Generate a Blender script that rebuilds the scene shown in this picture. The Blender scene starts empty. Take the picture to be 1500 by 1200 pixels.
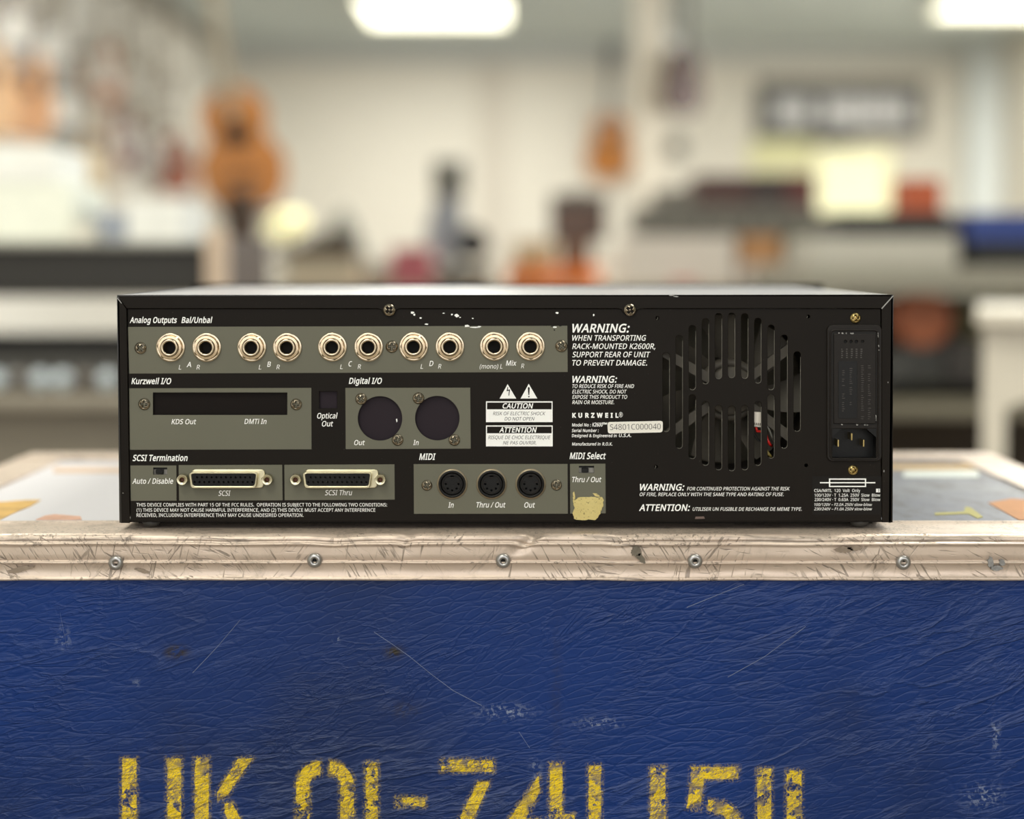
import bpy, bmesh, math, random
from math import pi, sin, cos, tan, atan, radians
from mathutils import Vector, Matrix
random.seed(7)
SC = bpy.context.scene
COL = SC.collection
# ------------------------------------------------------------------ camera
F = 2364.0
HOR, PCY = 385.0, 492.0                 # horizon row and optical centre row of the picture
PITCH = atan((PCY - HOR) / F)
DIST = 0.90                             # camera to the rear face of the rack unit
CT = 0.80                               # height of the flight case top
def ray(px, py):
    cx, cy = (px - 750.0) / F, (PCY - py) / F
    return Vector((cx, cos(PITCH) + cy * sin(PITCH), -sin(PITCH) + cy * cos(PITCH)))
_d = ray(750, 775)
H = CT - _d.z * DIST / _d.y
CAM = Vector((0, -DIST, H))
def P(px, py, Y=0.0):
    d = ray(px, py); return CAM + d * ((Y + DIST) / d.y)
def B(px, py, d): return P(px, py, d - DIST)
def PZ(px, py, z):
    d = ray(px, py); return CAM + d * ((z - H) / d.z)
cd = bpy.data.cameras.new('camera'); cam = bpy.data.objects.new('camera', cd); COL.objects.link(cam)
cam.location = CAM; cam.rotation_euler = (pi / 2 - PITCH, 0, 0)
cd.sensor_width = 36; cd.lens = F / 1500 * 36; cd.shift_y = -(600 - PCY) / 1500
cd.clip_start = 0.02; cd.clip_end = 60
cd.dof.use_dof = True; cd.dof.focus_distance = 0.895; cd.dof.aperture_fstop = 2.6
SC.camera = cam
# ------------------------------------------------------------------ world, light, exposure
W = bpy.data.worlds.new('world'); SC.world = W; W.use_nodes = True
bg = W.node_tree.nodes['Background']; bg.inputs[0].default_value = (0.93, 0.96, 1.0, 1); bg.inputs[1].default_value = 1.3
vs = SC.view_settings
vs.view_transform = 'Standard'; vs.look = 'None'; vs.gamma = 1; vs.use_curve_mapping = False; vs.exposure = -0.42
SC.cycles.max_bounces = 6; SC.cycles.diffuse_bounces = 3; SC.cycles.glossy_bounces = 3
SC.cycles.sample_clamp_indirect = 6
def area(name, loc, rot, sx, sy, power, color=(1, 1, 1)):
    l = bpy.data.lights.new(name, 'AREA'); l.shape = 'RECTANGLE'; l.size = sx; l.size_y = sy; l.energy = power; l.color = color
    o = bpy.data.objects.new(name, l); COL.objects.link(o); o.location = loc; o.rotation_euler = rot; return o
CEIL = 2.7
LIGHTS = [(-0.52, 10.1), (2.84 + .5, 9.7), (-0.5, 5.2), (2.6, 5.2), (-1.4, 0.9), (1.0, 0.4), (-0.6, -1.6)]
for i, (lx, ly) in enumerate(LIGHTS):
    area('ceiling_lamp_light', (lx, ly, CEIL - .075), (0, 0, 0), .95, 1.15, (84, 92, 104, 112, 40, 34, 20)[i], (1, .98, .93))
area('window_daylight', (3.7, 5.0, 1.6), (0, radians(90), 0), 1.6, 5.0, 170, (.93, .97, 1))
area('added_front_light', (0.1, -2.55, 1.55), (radians(-90), 0, radians(180)), 3.0, 1.5, 30, (1, .98, .95))  # added light behind the camera, gives the metal parts contrast

# ------------------------------------------------------------------ materials
def s2l(c): return tuple(((v / 255) / 12.92 if v / 255 <= .04045 else ((v / 255 + .055) / 1.055) ** 2.4) for v in c)
class N:
    def __init__(s, name):
        s.m = bpy.data.materials.new(name); s.m.use_nodes = True; s.t = s.m.node_tree; s.b = s.t.nodes['Principled BSDF']
        s.tc = s.n('ShaderNodeTexCoord')
    def n(s, t, **k):
        o = s.t.nodes.new(t)
        for a, v in k.items(): setattr(o, a, v)
        return o
    def l(s, a, b): s.t.links.new(a, b)
    def math(s, op, a, b=None, c=None, clamp=False):
        o = s.n('ShaderNodeMath', operation=op, use_clamp=clamp)
        for i, v in enumerate((a, b, c)):
            if v is None: continue
            if isinstance(v, (int, float)): o.inputs[i].default_value = v
            else: s.l(v, o.inputs[i])
        return o.outputs[0]
    def mapping(s, scale=(1, 1, 1), rot=(0, 0, 0), loc=(0, 0, 0), src=None):
        if any(rot): src = s.mapping((1, 1, 1), (0, 0, 0), (0, 0, 0), src); s.t.nodes[-1].inputs['Rotation'].default_value = rot; rot = (0, 0, 0)
        o = s.n('ShaderNodeMapping'); s.l(src or s.tc.outputs['Object'], o.inputs[0])
        o.inputs['Scale'].default_value = scale; o.inputs['Rotation'].default_value = rot; o.inputs['Location'].default_value = loc
        return o.outputs[0]
    def noise(s, scale, vec=None, detail=3, rough=.5, dist=0):
        o = s.n('ShaderNodeTexNoise'); o.inputs['Scale'].default_value = scale; o.inputs['Detail'].default_value = detail
        o.inputs['Roughness'].default_value = rough; o.inputs['Distortion'].default_value = dist
        s.l(vec or s.tc.outputs['Object'], o.inputs['Vector']); return o.outputs['Fac']
    def cells(s, scale, vec, rnd=1.):
        o = s.n('ShaderNodeTexVoronoi', feature='DISTANCE_TO_EDGE'); o.inputs['Scale'].default_value = scale; o.inputs['Randomness'].default_value = rnd
        s.l(vec, o.inputs['Vector']); return o.outputs['Distance']
    def warp(s, vec, scale, amt):
        o = s.n('ShaderNodeTexNoise'); o.inputs['Scale'].default_value = scale; o.inputs['Detail'].default_value = 3; s.l(vec, o.inputs['Vector'])
        a = s.n('ShaderNodeVectorMath', operation='MULTIPLY_ADD'); s.l(o.outputs['Color'], a.inputs[0]); a.inputs[1].default_value = (amt,) * 3; s.l(vec, a.inputs[2]); return a.outputs[0]
    def ss(s, v, a, b):
        o = s.n('ShaderNodeMapRange', interpolation_type='SMOOTHSTEP'); s.l(v, o.inputs[0]); o.inputs[1].default_value = a; o.inputs[2].default_value = b
        return o.outputs[0]
    def mix(s, f, a, b):
        o = s.n('ShaderNodeMix', data_type='RGBA')
        if isinstance(f, (int, float)): o.inputs[0].default_value = f
        else: s.l(f, o.inputs[0])
        for i, v in ((6, a), (7, b)):
            if isinstance(v, tuple): o.inputs[i].default_value = (*v[:3], 1)
            else: s.l(v, o.inputs[i])
        return o.outputs[2]
    def bump(s, h, strength, dist=.001, prev=None):
        o = s.n('ShaderNodeBump'); o.inputs['Strength'].default_value = strength; o.inputs['Distance'].default_value = dist
        s.l(h, o.inputs['Height'])
        if prev: s.l(prev, o.inputs['Normal'])
        return o.outputs[0]
    def color(s, c):
        if isinstance(c, tuple): s.b.inputs['Base Color'].default_value = (*c, 1)
        else: s.l(c, s.b.inputs['Base Color'])
    def set(s, **k):
        for a, v in k.items():
            i = s.b.inputs[a.replace('_', ' ')]
            if isinstance(v, (int, float)): i.default_value = v
            elif isinstance(v, tuple): i.default_value = v
            else: s.l(v, i)
_M = {}
def mat(name, rgb, rough=.5, metal=0., var=.10, vs_=30, bump=0., bs=400, bd=.0005, spec=.5, emit=0.):
    if name in _M: return _M[name]
    k = N(name); c = s2l(rgb); c2 = tuple(v * (1 - var * 1.6) for v in c)
    k.color(k.mix(k.noise(vs_, detail=4), tuple(min(1, v * (1 + var)) for v in c), c2))
    k.set(Roughness=rough, Metallic=metal); k.b.inputs['Specular IOR Level'].default_value = spec
    if bump: k.set(Normal=k.bump(k.noise(bs, detail=2), bump, bd))
    if emit: k.b.inputs['Emission Color'].default_value = (*c, 1); k.b.inputs['Emission Strength'].default_value = emit
    _M[name] = k.m; return k.m

def black_metal(name='black painted steel', ro=.5, sp=.12, sheen=0.):
    k = N(name)
    n = k.noise(7, detail=4)
    c = k.mix(n, s2l((21, 17, 13)), s2l((30, 25, 20)))
    v = k.mapping((900, 900, 40), (0, radians(35), 0)); sc = k.ss(k.noise(1, v, 1), .80, .84)
    msk = k.ss(k.noise(22, detail=2), .55, .7)
    c = k.mix(k.math('MULTIPLY', k.math('MULTIPLY', sc, msk), .5), c, s2l((90, 88, 82)))
    dust = k.ss(k.noise(900, detail=1), .74, .80)
    c = k.mix(k.math('MULTIPLY', dust, .16), c, s2l((130, 125, 115)))
    k.color(c); k.set(Roughness=ro); k.b.inputs['Specular IOR Level'].default_value = sp; k.b.inputs['Sheen Weight'].default_value = sheen; k.b.inputs['Sheen Roughness'].default_value = .35
    k.set(Normal=k.bump(k.noise(2200, detail=2), .12, .0001)); return k.m
def olive():
    k = N('olive grey print')
    c = k.mix(k.noise(9, detail=4), s2l((97, 96, 82)), s2l((110, 108, 93)))
    dust = k.ss(k.noise(700, detail=2), .72, .78); c = k.mix(k.math('MULTIPLY', dust, .25), c, s2l((60, 58, 50)))
    k.color(c); k.set(Roughness=.5); k.b.inputs['Specular IOR Level'].default_value = .3; return k.m
def brushed_nickel():
    k = N('worn nickel')
    n = k.noise(260, detail=3)
    k.color(k.mix(n, s2l((226, 214, 192)), s2l((180, 160, 130)))); k.set(Metallic=1.0, Roughness=.2)
    k.set(Normal=k.bump(k.noise(600, detail=2), .15, .0002)); return k.m
def scratches(k, list_):
    tot = None
    for a, sx, sz, lo, hi, ms, off in list_:
        v = k.mapping((sx, sx, sz), (0, radians(a), 0), (off, off * 2, off * 3))
        s = k.ss(k.noise(1, v, 2, .5, .3), lo, hi)
        m = k.ss(k.noise(ms, k.mapping((1, 1, 1), (0, 0, 0), (off, 0, off)), 2), .49, .60)
        s = k.math('MULTIPLY', s, m)
        tot = s if tot is None else k.math('MAXIMUM', tot, s)
    return tot
def aluminium():
    k = N('scuffed aluminium')
    long = k.noise(1, k.mapping((3, 60, 240)), 4)
    base = k.mix(k.noise(14, detail=4), s2l((214, 195, 179)), s2l((198, 176, 159)))
    base = k.mix(k.math('MULTIPLY', long, .35), base, s2l((230, 220, 206)))
    sc = scratches(k, [(32, 700, 60, .58, .66, 26, 1.3), (-38, 640, 60, .58, .66, 23, 4.1), (62, 700, 70, .60, .67, 30, 7.7), (-12, 500, 36, .61, .68, 21, 2.2), (85, 500, 50, .61, .68, 19, 6.2)])
    dirt = k.ss(k.noise(34, detail=8, rough=.75), .50, .70)
    pits = k.ss(k.noise(520, detail=3, rough=.7), .66, .74)
    c = k.mix(k.math('MULTIPLY', dirt, .5), base, s2l((128, 116, 102)))
    c = k.mix(k.math('MULTIPLY', sc, .62), c, s2l((84, 76, 68)))
    c = k.mix(k.math('MULTIPLY', k.math('MULTIPLY', pits, dirt), .8), c, s2l((70, 64, 58)))
    # grime along the rolled edge
    g = k.n('ShaderNodeAttribute'); g.attribute_name = 'grime'
    e = k.math('MULTIPLY', k.ss(k.math('ADD', g.outputs['Fac'], k.math('MULTIPLY', k.noise(120, k.mapping((.35, 1, 1.6)), 5, .7), .9)), .95, 1.25), .62)
    c = k.mix(e, c, s2l((112, 104, 96)))
    k.color(c); k.set(Metallic=.4, Roughness=.38)
    b1 = k.bump(k.noise(90, detail=5), .25, .0012); b2 = k.bump(sc, .5, -.0004, b1)
    k.set(Normal=b2); return k.m
def blue_vinyl():
    k = N('creased blue vinyl with stencil paint')
    O = k.tc.outputs['Object']
    # creases: ridged, stretched, warped noise at three scales
    def ridge(scale, v, lo, detail=3, dist=.6):
        n = k.noise(scale, v, detail, .5, dist)
        r = k.math('SUBTRACT', 1.0, k.math('MULTIPLY', k.math('ABSOLUTE', k.math('SUBTRACT', n, .5)), 13.0), clamp=True)
        return k.math('POWER', r, 2.0)
    v1 = k.mapping((.5, 1, 1.75), (0, radians(18), 0)); v2 = k.mapping((.5, 1, 2.1), (0, radians(4), 0), (3, 1, 2)); v3 = k.mapping((.6, 1, 1.8), (0, radians(38), 0), (9, 2, 5))
    r1 = ridge(34, v1, 0, 6, .5); r2 = ridge(80, v2, 0, 5, .4); r3 = ridge(50, v3, 0, 5, .6); r4 = k.ss(k.cells(62, k.warp(v2, 60, .012)), .0, .10)
    r5 = k.ss(k.cells(150, k.warp(v1, 120, .006)), .0, .14)
    m1 = k.ss(k.noise(7, v2, 2), .46, .70); m2 = k.ss(k.noise(9, v3, 2), .46, .68); m3 = k.ss(k.noise(8, v1, 2), .52, .70)
    hgt = k.math('ADD', k.math('MULTIPLY', k.math('MULTIPLY', r1, m1), 1.25), k.math('MULTIPLY', k.math('MULTIPLY', r2, m2), .5))
    hgt = k.math('ADD', hgt, k.math('MULTIPLY', k.math('MULTIPLY', r3, m3), .7))
    hgt = k.math('ADD', hgt, k.math('MULTIPLY', k.math('MULTIPLY', r4, .38), k.ss(k.noise(6, k.mapping((1, 1, 1), loc=(7, 0, 3)), 2), .38, .62)))
    hgt = k.math('ADD', hgt, k.math('MULTIPLY', r5, .17))
    hgt = k.math('ADD', hgt, k.math('MULTIPLY', k.noise(420, detail=3), .14))
    hgt = k.math('ADD', hgt, k.math('MULTIPLY', k.noise(20, v2, 2), .45))
    nb = k.bump(hgt, .7, .0009)
    base = k.mix(k.ss(k.noise(5, k.mapping((1, 1, 1), (0, 0, 0), (2, 0, 1.3)), 4), .35, .7), s2l((8, 48, 114)), s2l((18, 40, 86)))
    grime = k.ss(k.noise(11, k.mapping((1, 1, 1.3), (0, 0, 0), (4.4, 0, 7)), 6, .65), .56, .78)
    c = k.mix(k.math('MULTIPLY', grime, .55), base, s2l((32, 38, 58)))
    c = k.mix(k.math('MULTIPLY', k.math('MULTIPLY', r1, m1), .14), c, s2l((92, 108, 150)))
    sc = scratches(k, [(-42, 300, 7, .735, .76, 9, 3.3), (20, 420, 14, .75, .78, 12, 8.1), (-12, 380, 9, .75, .78, 10, 5.7)])
    c = k.mix(k.math('MULTIPLY', sc, .5), c, s2l((120, 130, 158)))
    # stains at fixed places, stencil paint from a signed-distance attribute
    a = k.n('ShaderNodeAttribute'); a.attribute_name = 'stain'
    st = k.math('MULTIPLY', a.outputs['Fac'], k.ss(k.noise(260, detail=4, rough=.7), .36, .56))
    c = k.mix(st, c, s2l((48, 42, 34)))
    a = k.n('ShaderNodeAttribute'); a.attribute_name = 'chalk'
    st = k.math('MULTIPLY', a.outputs['Fac'], k.ss(k.noise(420, detail=4, rough=.7), .50, .62))
    c = k.mix(k.math('MULTIPLY', st, .75), c, s2l((150, 160, 182)))
    a = k.n('ShaderNodeAttribute'); a.attribute_name = 'sdf'; sd = a.outputs['Fac']     # millimetres, negative inside
    sdn = k.math('ADD', sd, k.math('MULTIPLY', k.math('SUBTRACT', k.noise(420, detail=3), .5), 1.5))
    inside = k.math('SUBTRACT', 1.0, k.ss(sdn, -.5, .35))
    vn = k.noise(330, v3, 4, .62, 1.4)
    cr = k.math('SUBTRACT', 1.0, k.ss(k.math('ABSOLUTE', k.math('SUBTRACT', vn, .5)), .008, .035))       # crackle
    c2 = k.math('SUBTRACT', 1.0, k.ss(k.cells(260, k.warp(v3, 200, .006)), .03, .10)); cr = k.math('MAXIMUM', cr, k.math('MULTIPLY', c2, k.ss(k.noise(60, detail=2), .40, .56)))
    wearm = k.ss(k.noise(45, k.mapping((1, 1, 1), (0, 0, 0), (1, 5, 2)), 3), .40, .54)
    flake = k.ss(k.noise(150, k.mapping((1, 1, 1), (0, 0, 0), (6, 5, 2)), 4, .6), .50, .525)
    wear = k.math('MAXIMUM', k.math('MULTIPLY', cr, .80), k.math('MULTIPLY', flake, wearm))
    paint = k.math('MULTIPLY', inside, k.math('SUBTRACT', 1.0, wear, clamp=True))
    halo = k.math('MULTIPLY', k.math('SUBTRACT', 1.0, k.ss(sd, -.2, 2.6)), k.ss(k.noise(900, detail=2), .40, .66))
    paint = k.math('MAXIMUM', paint, k.math('MULTIPLY', halo, .36))
    yel = k.mix(k.noise(120, detail=4), s2l((246, 212, 30)), s2l((218, 184, 36)))
    c = k.mix(paint, c, yel)
    k.color(c); k.set(Normal=nb)
    k.set(Roughness=k.math('ADD', .36, k.math('MULTIPLY', paint, .3))); k.b.inputs['Specular IOR Level'].default_value = .3
    return k.m
def case_top():
    k = N('scuffed laminate top with painted sheen')
    n = k.noise(6, k.mapping((1, 1, 1), loc=(3, 1, 0)), 5, .6); m = k.noise(60, k.mapping((1, .5, 1)), 5, .7)
    c = k.mix(k.ss(n, .3, .7), s2l((92, 96, 112)), s2l((128, 130, 136)))
    c = k.mix(k.math('MULTIPLY', k.ss(m, .46, .66), .7), c, s2l((70, 68, 66)))
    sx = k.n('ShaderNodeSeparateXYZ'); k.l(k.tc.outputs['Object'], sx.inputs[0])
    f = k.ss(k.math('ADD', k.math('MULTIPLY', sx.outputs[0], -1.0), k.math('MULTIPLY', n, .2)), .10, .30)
    c = k.mix(f, c, s2l((205, 203, 208)))  # pale left side: grazing reflection of the bright room painted into the colour
    k.color(c); k.set(Roughness=.45); k.set(Normal=k.bump(m, .2, .0006)); return k.m
def foam():
    k = N('pale foam tape residue')
    p = k.ss(k.noise(900, detail=3), .60, .68); q = k.noise(60, detail=4)
    c = k.mix(q, s2l((222, 206, 142)), s2l((196, 178, 112))); c = k.mix(k.math('MULTIPLY', p, .7), c, s2l((96, 84, 52)))
    k.color(c); k.set(Roughness=.9); k.set(Normal=k.bump(k.noise(700, detail=3), .8, .0006)); return k.m
def wood(name, a, b, rough=.35, scale=9):
    k = N(name); n = k.noise(scale, k.mapping((6, 6, 1)), 5, .6, 1.2)
    k.color(k.mix(n, s2l(a), s2l(b))); k.set(Roughness=rough); return k.m
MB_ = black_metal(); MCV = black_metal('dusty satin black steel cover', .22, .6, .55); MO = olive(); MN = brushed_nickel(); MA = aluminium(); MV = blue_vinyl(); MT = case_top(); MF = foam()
M_white = mat('white screen print', (255, 254, 250), .6, var=.02, vs_=900, spec=.2)
M_black_print = mat('black screen print', (28, 26, 24), .6, var=.05, spec=.2)
M_screw = mat('dark nickel screw', (150, 140, 124), .2, 1.0, var=.12, vs_=300)
M_brass = mat('brass screw', (190, 168, 112), .3, 1.0, var=.25, vs_=600)
M_plas = mat('black moulded plastic', (14, 13, 12), .38, var=.15, vs_=300, bump=.1, bs=1500, spec=.25)
M_plas2 = mat('charcoal moulded plastic', (33, 29, 26), .5, var=.12, vs_=300, bump=.15, bs=1800, spec=.2)
M_hole = mat('dark cavity', (8, 8, 8), .8, var=.1)
M_blank = mat('blanking plate', (25, 20, 18), .6, spec=.1, var=.12, vs_=20)
M_purple = mat('violet tinted blanking plate', (38, 29, 36), .6, var=.12, vs_=20, spec=.2)
M_gold = mat('yellow chromate steel', (220, 212, 182), .3, 1.0, var=.22, vs_=140)
M_fan = mat('dusty fan plastic', (92, 86, 76), .6, var=.2, vs_=60)
M_inner = mat('inner chassis steel', (120, 112, 92), .5, .3, var=.2)
M_edge = mat('bare worn steel edge', (150, 148, 142), .4, .8, var=.2, vs_=500)
M_red = mat('red wire', (200, 36, 30), .4)
M_sticker = mat('white paper sticker', (240, 236, 226), .6, var=.04)
M_rivet = mat('aluminium rivet', (170, 168, 166), .32, .9, var=.1, vs_=300)
M_rubber = mat('grey rubber foot', (58, 56, 52), .7)
# ------------------------------------------------------------------ mesh helpers
class MB:
    def __init__(s): s.v = []; s.f = []; s.sm = []
    def add(s, vs, fs, smooth=False):
        o = len(s.v); s.v += [tuple(v) for v in vs]; s.f += [tuple(i + o for i in f) for f in fs]; s.sm += [smooth] * len(fs); return s
    def box(s, x0, x1, y0, y1, z0, z1, bev=0):
        if bev:
            b = min(bev, abs(x1 - x0) * .45, abs(y1 - y0) * .45, abs(z1 - z0) * .45)
            bm = bmesh.new(); bmesh.ops.create_cube(bm, size=1)
            for v in bm.verts: v.co = Vector(((x0 + x1) / 2 + v.co.x * (x1 - x0), (y0 + y1) / 2 + v.co.y * (y1 - y0), (z0 + z1) / 2 + v.co.z * (z1 - z0)))
            bmesh.ops.bevel(bm, geom=bm.edges[:], offset=b, segments=2, affect='EDGES', profile=.6)
            bm.verts.ensure_lookup_table(); s.add([v.co[:] for v in bm.verts], [[v.index for v in f.verts] for f in bm.faces]); bm.free(); return s
        vs = [(x, y, z) for z in (z0, z1) for y in (y0, y1) for x in (x0, x1)]
        return s.add(vs, [(0, 2, 3, 1), (4, 5, 7, 6), (0, 1, 5, 4), (1, 3, 7, 5), (3, 2, 6, 7), (2, 0, 4, 6)])
    def lathe(s, prof, c=(0, 0, 0), axis='-y', n=32, smooth=True, cap0=True, cap1=True):
        """prof: (r, h); h runs along axis from c"""
        vs = []; fs = []; m = len(prof)
        for (r, h) in prof:
            for i in range(n):
                a = 2 * pi * i / n; u, w = r * cos(a), r * sin(a)
                if axis == '-y': p = (u, -h, w)
                elif axis == 'z': p = (u, w, h)
                else: p = (h, u, w)
                vs.append((p[0] + c[0], p[1] + c[1], p[2] + c[2]))
        for j in range(m - 1):
            for i in range(n):
                a, b = j * n + i, j * n + (i + 1) % n; fs.append((a, b, b + n, a + n))
        s.add(vs, fs, smooth)
        if cap0 and prof[0][0] > 1e-7: s.f.append(tuple(range(len(s.v) - m * n, len(s.v) - m * n + n))[::-1]); s.sm.append(False)
        if cap1 and prof[-1][0] > 1e-7: s.f.append(tuple(range(len(s.v) - n, len(s.v)))); s.sm.append(False)
        return s
    def prism(s, pts, y0, y1, axis='y'):
        """pts in (x,z) extruded along y"""
        n = len(pts)
        mk = (lambda p, h: (p[0], h, p[1])) if axis == 'y' else ((lambda p, h: (p[0], p[1], h)) if axis == 'z' else (lambda p, h: (h, p[0], p[1])))
        s.add([mk(p, y0) for p in pts] + [mk(p, y1) for p in pts], [tuple(range(n)), tuple(range(2 * n - 1, n - 1, -1))] + [(i, (i + 1) % n, (i + 1) % n + n, i + n) for i in range(n)])
        return s
    def tube(s, path, r, n=10):
        path = [Vector(p) for p in path]; rings = []
        vs = []; fs = []
        for i, p in enumerate(path):
            t = (path[min(i + 1, len(path) - 1)] - path[max(i - 1, 0)]).normalized()
            u = t.cross(Vector((0.13, .31, 1))).normalized(); w = t.cross(u)
            rr = r[i] if isinstance(r, (list, tuple)) else r
            for k in range(n): vs.append(p + u * rr * cos(2 * pi * k / n) + w * rr * sin(2 * pi * k / n))
        for i in range(len(path) - 1):
            for k in range(n): a, b = i * n + k, i * n + (k + 1) % n; fs.append((a, b, b + n, a + n))
        fs += [tuple(range(n))[::-1], tuple(range(len(vs) - n, len(vs)))]
        return s.add(vs, fs, True)
    def sphere(s, c, r, sc=(1, 1, 1), n=16):
        prof = [(r * sin(pi * i / 10), -r * cos(pi * i / 10)) for i in range(11)]
        m = MB().lathe(prof, axis='z', n=n, cap0=False, cap1=False)
        return s.add([(c[0] + v[0] * sc[0], c[1] + v[1] * sc[1], c[2] + v[2] * sc[2]) for v in m.v], m.f, True)
    def build(s, name, mat_, parent=None, label=None, cat=None, group=None, kind=None):
        me = bpy.data.meshes.new(name); me.from_pydata(s.v, [], s.f)
        me.polygons.foreach_set('use_smooth', s.sm); me.update()
        bm = bmesh.new(); bm.from_mesh(me); bmesh.ops.recalc_face_normals(bm, faces=bm.faces[:]); bm.to_mesh(me); bm.free()
        return link(name, me, mat_, parent, label, cat, group, kind)
def tag(o, label=None, cat=None, group=None, kind=None):
    for k, v in (('label', label), ('category', cat), ('group', group), ('kind', kind)):
        if v: o[k] = v
    return o
def link(name, me, mat_, parent=None, label=None, cat=None, group=None, kind=None):
    if mat_ and not me.materials: me.materials.append(mat_)
    o = bpy.data.objects.new(name, me); COL.objects.link(o)
    if parent: o.parent = parent
    return tag(o, label, cat, group, kind)
def empty(name, loc, label, cat, group=None, rz=0):
    o = bpy.data.objects.new(name, None); COL.objects.link(o); o.location = loc; o.rotation_euler = (0, 0, rz); o.empty_display_size = .05
    return tag(o, label, cat, group)
def dup(o, parent):
    c = o.copy(); COL.objects.link(c); c.parent = parent
    for ch in list(o.children): dup(ch, c)
    return c
def struct(name, m, mat_): return m.build(name, mat_, kind='structure')
def face(x, y, off=None):                     # picture point on the rear face -> unit coordinates (x, z)
    p = P(x, y, 0); return (p.x, p.z - CT)
def arcpts(cx, cy, r, n=40, a0=0, a1=2 * pi): return [(cx + r * cos(a0 + (a1 - a0) * i / n), cy + r * sin(a0 + (a1 - a0) * i / n)) for i in range(n)]
def rrect(x0, y0, x1, y1, r=0, n=5):
    if r <= 0: return [(x0, y0), (x1, y0), (x1, y1), (x0, y1)]
    o = []
    for cx, cy, a in ((x1 - r, y1 - r, 0), (x0 + r, y1 - r, pi / 2), (x0 + r, y0 + r, pi), (x1 - r, y0 + r, 1.5 * pi)):
        o += [(cx + r * cos(a + pi / 2 * i / n), cy + r * sin(a + pi / 2 * i / n)) for i in range(n + 1)]
    return o
def curve_mesh(loops, thick, bev=0):
    """filled 2D outline with holes, in (x,z) metres, front face at y=0, body going to +y"""
    c = bpy.data.curves.new('c', 'CURVE'); c.dimensions = '2D'; c.fill_mode = 'BOTH'
    c.extrude = max(thick / 2 - bev, 0); c.bevel_depth = bev; c.bevel_resolution = 1; c.offset = -bev
    for L in loops:
        s = c.splines.new('POLY'); s.points.add(len(L) - 1)
        for i, p in enumerate(L): s.points[i].co = (p[0], p[1], 0, 1)
        s.use_cyclic_u = True
    o = bpy.data.objects.new('c', c); COL.objects.link(o)
    dg = bpy.context.evaluated_depsgraph_get(); me = bpy.data.meshes.new_from_object(o.evaluated_get(dg))
    bpy.data.objects.remove(o); bpy.data.curves.remove(c)
    me.transform(Matrix(((1, 0, 0, 0), (0, 0, -1, thick / 2), (0, 1, 0, 0), (0, 0, 0, 1)))); return me
def plate(name, loops_px, thick, y, mat_, parent, bev=0, conv=face, **k):
    me = curve_mesh([[conv(*p) for p in L] for L in loops_px], thick, bev)
    me.transform(Matrix.Translation((0, y, 0))); me.materials.clear(); me.name = name
    return link(name, me, mat_, parent, **k)
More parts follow.
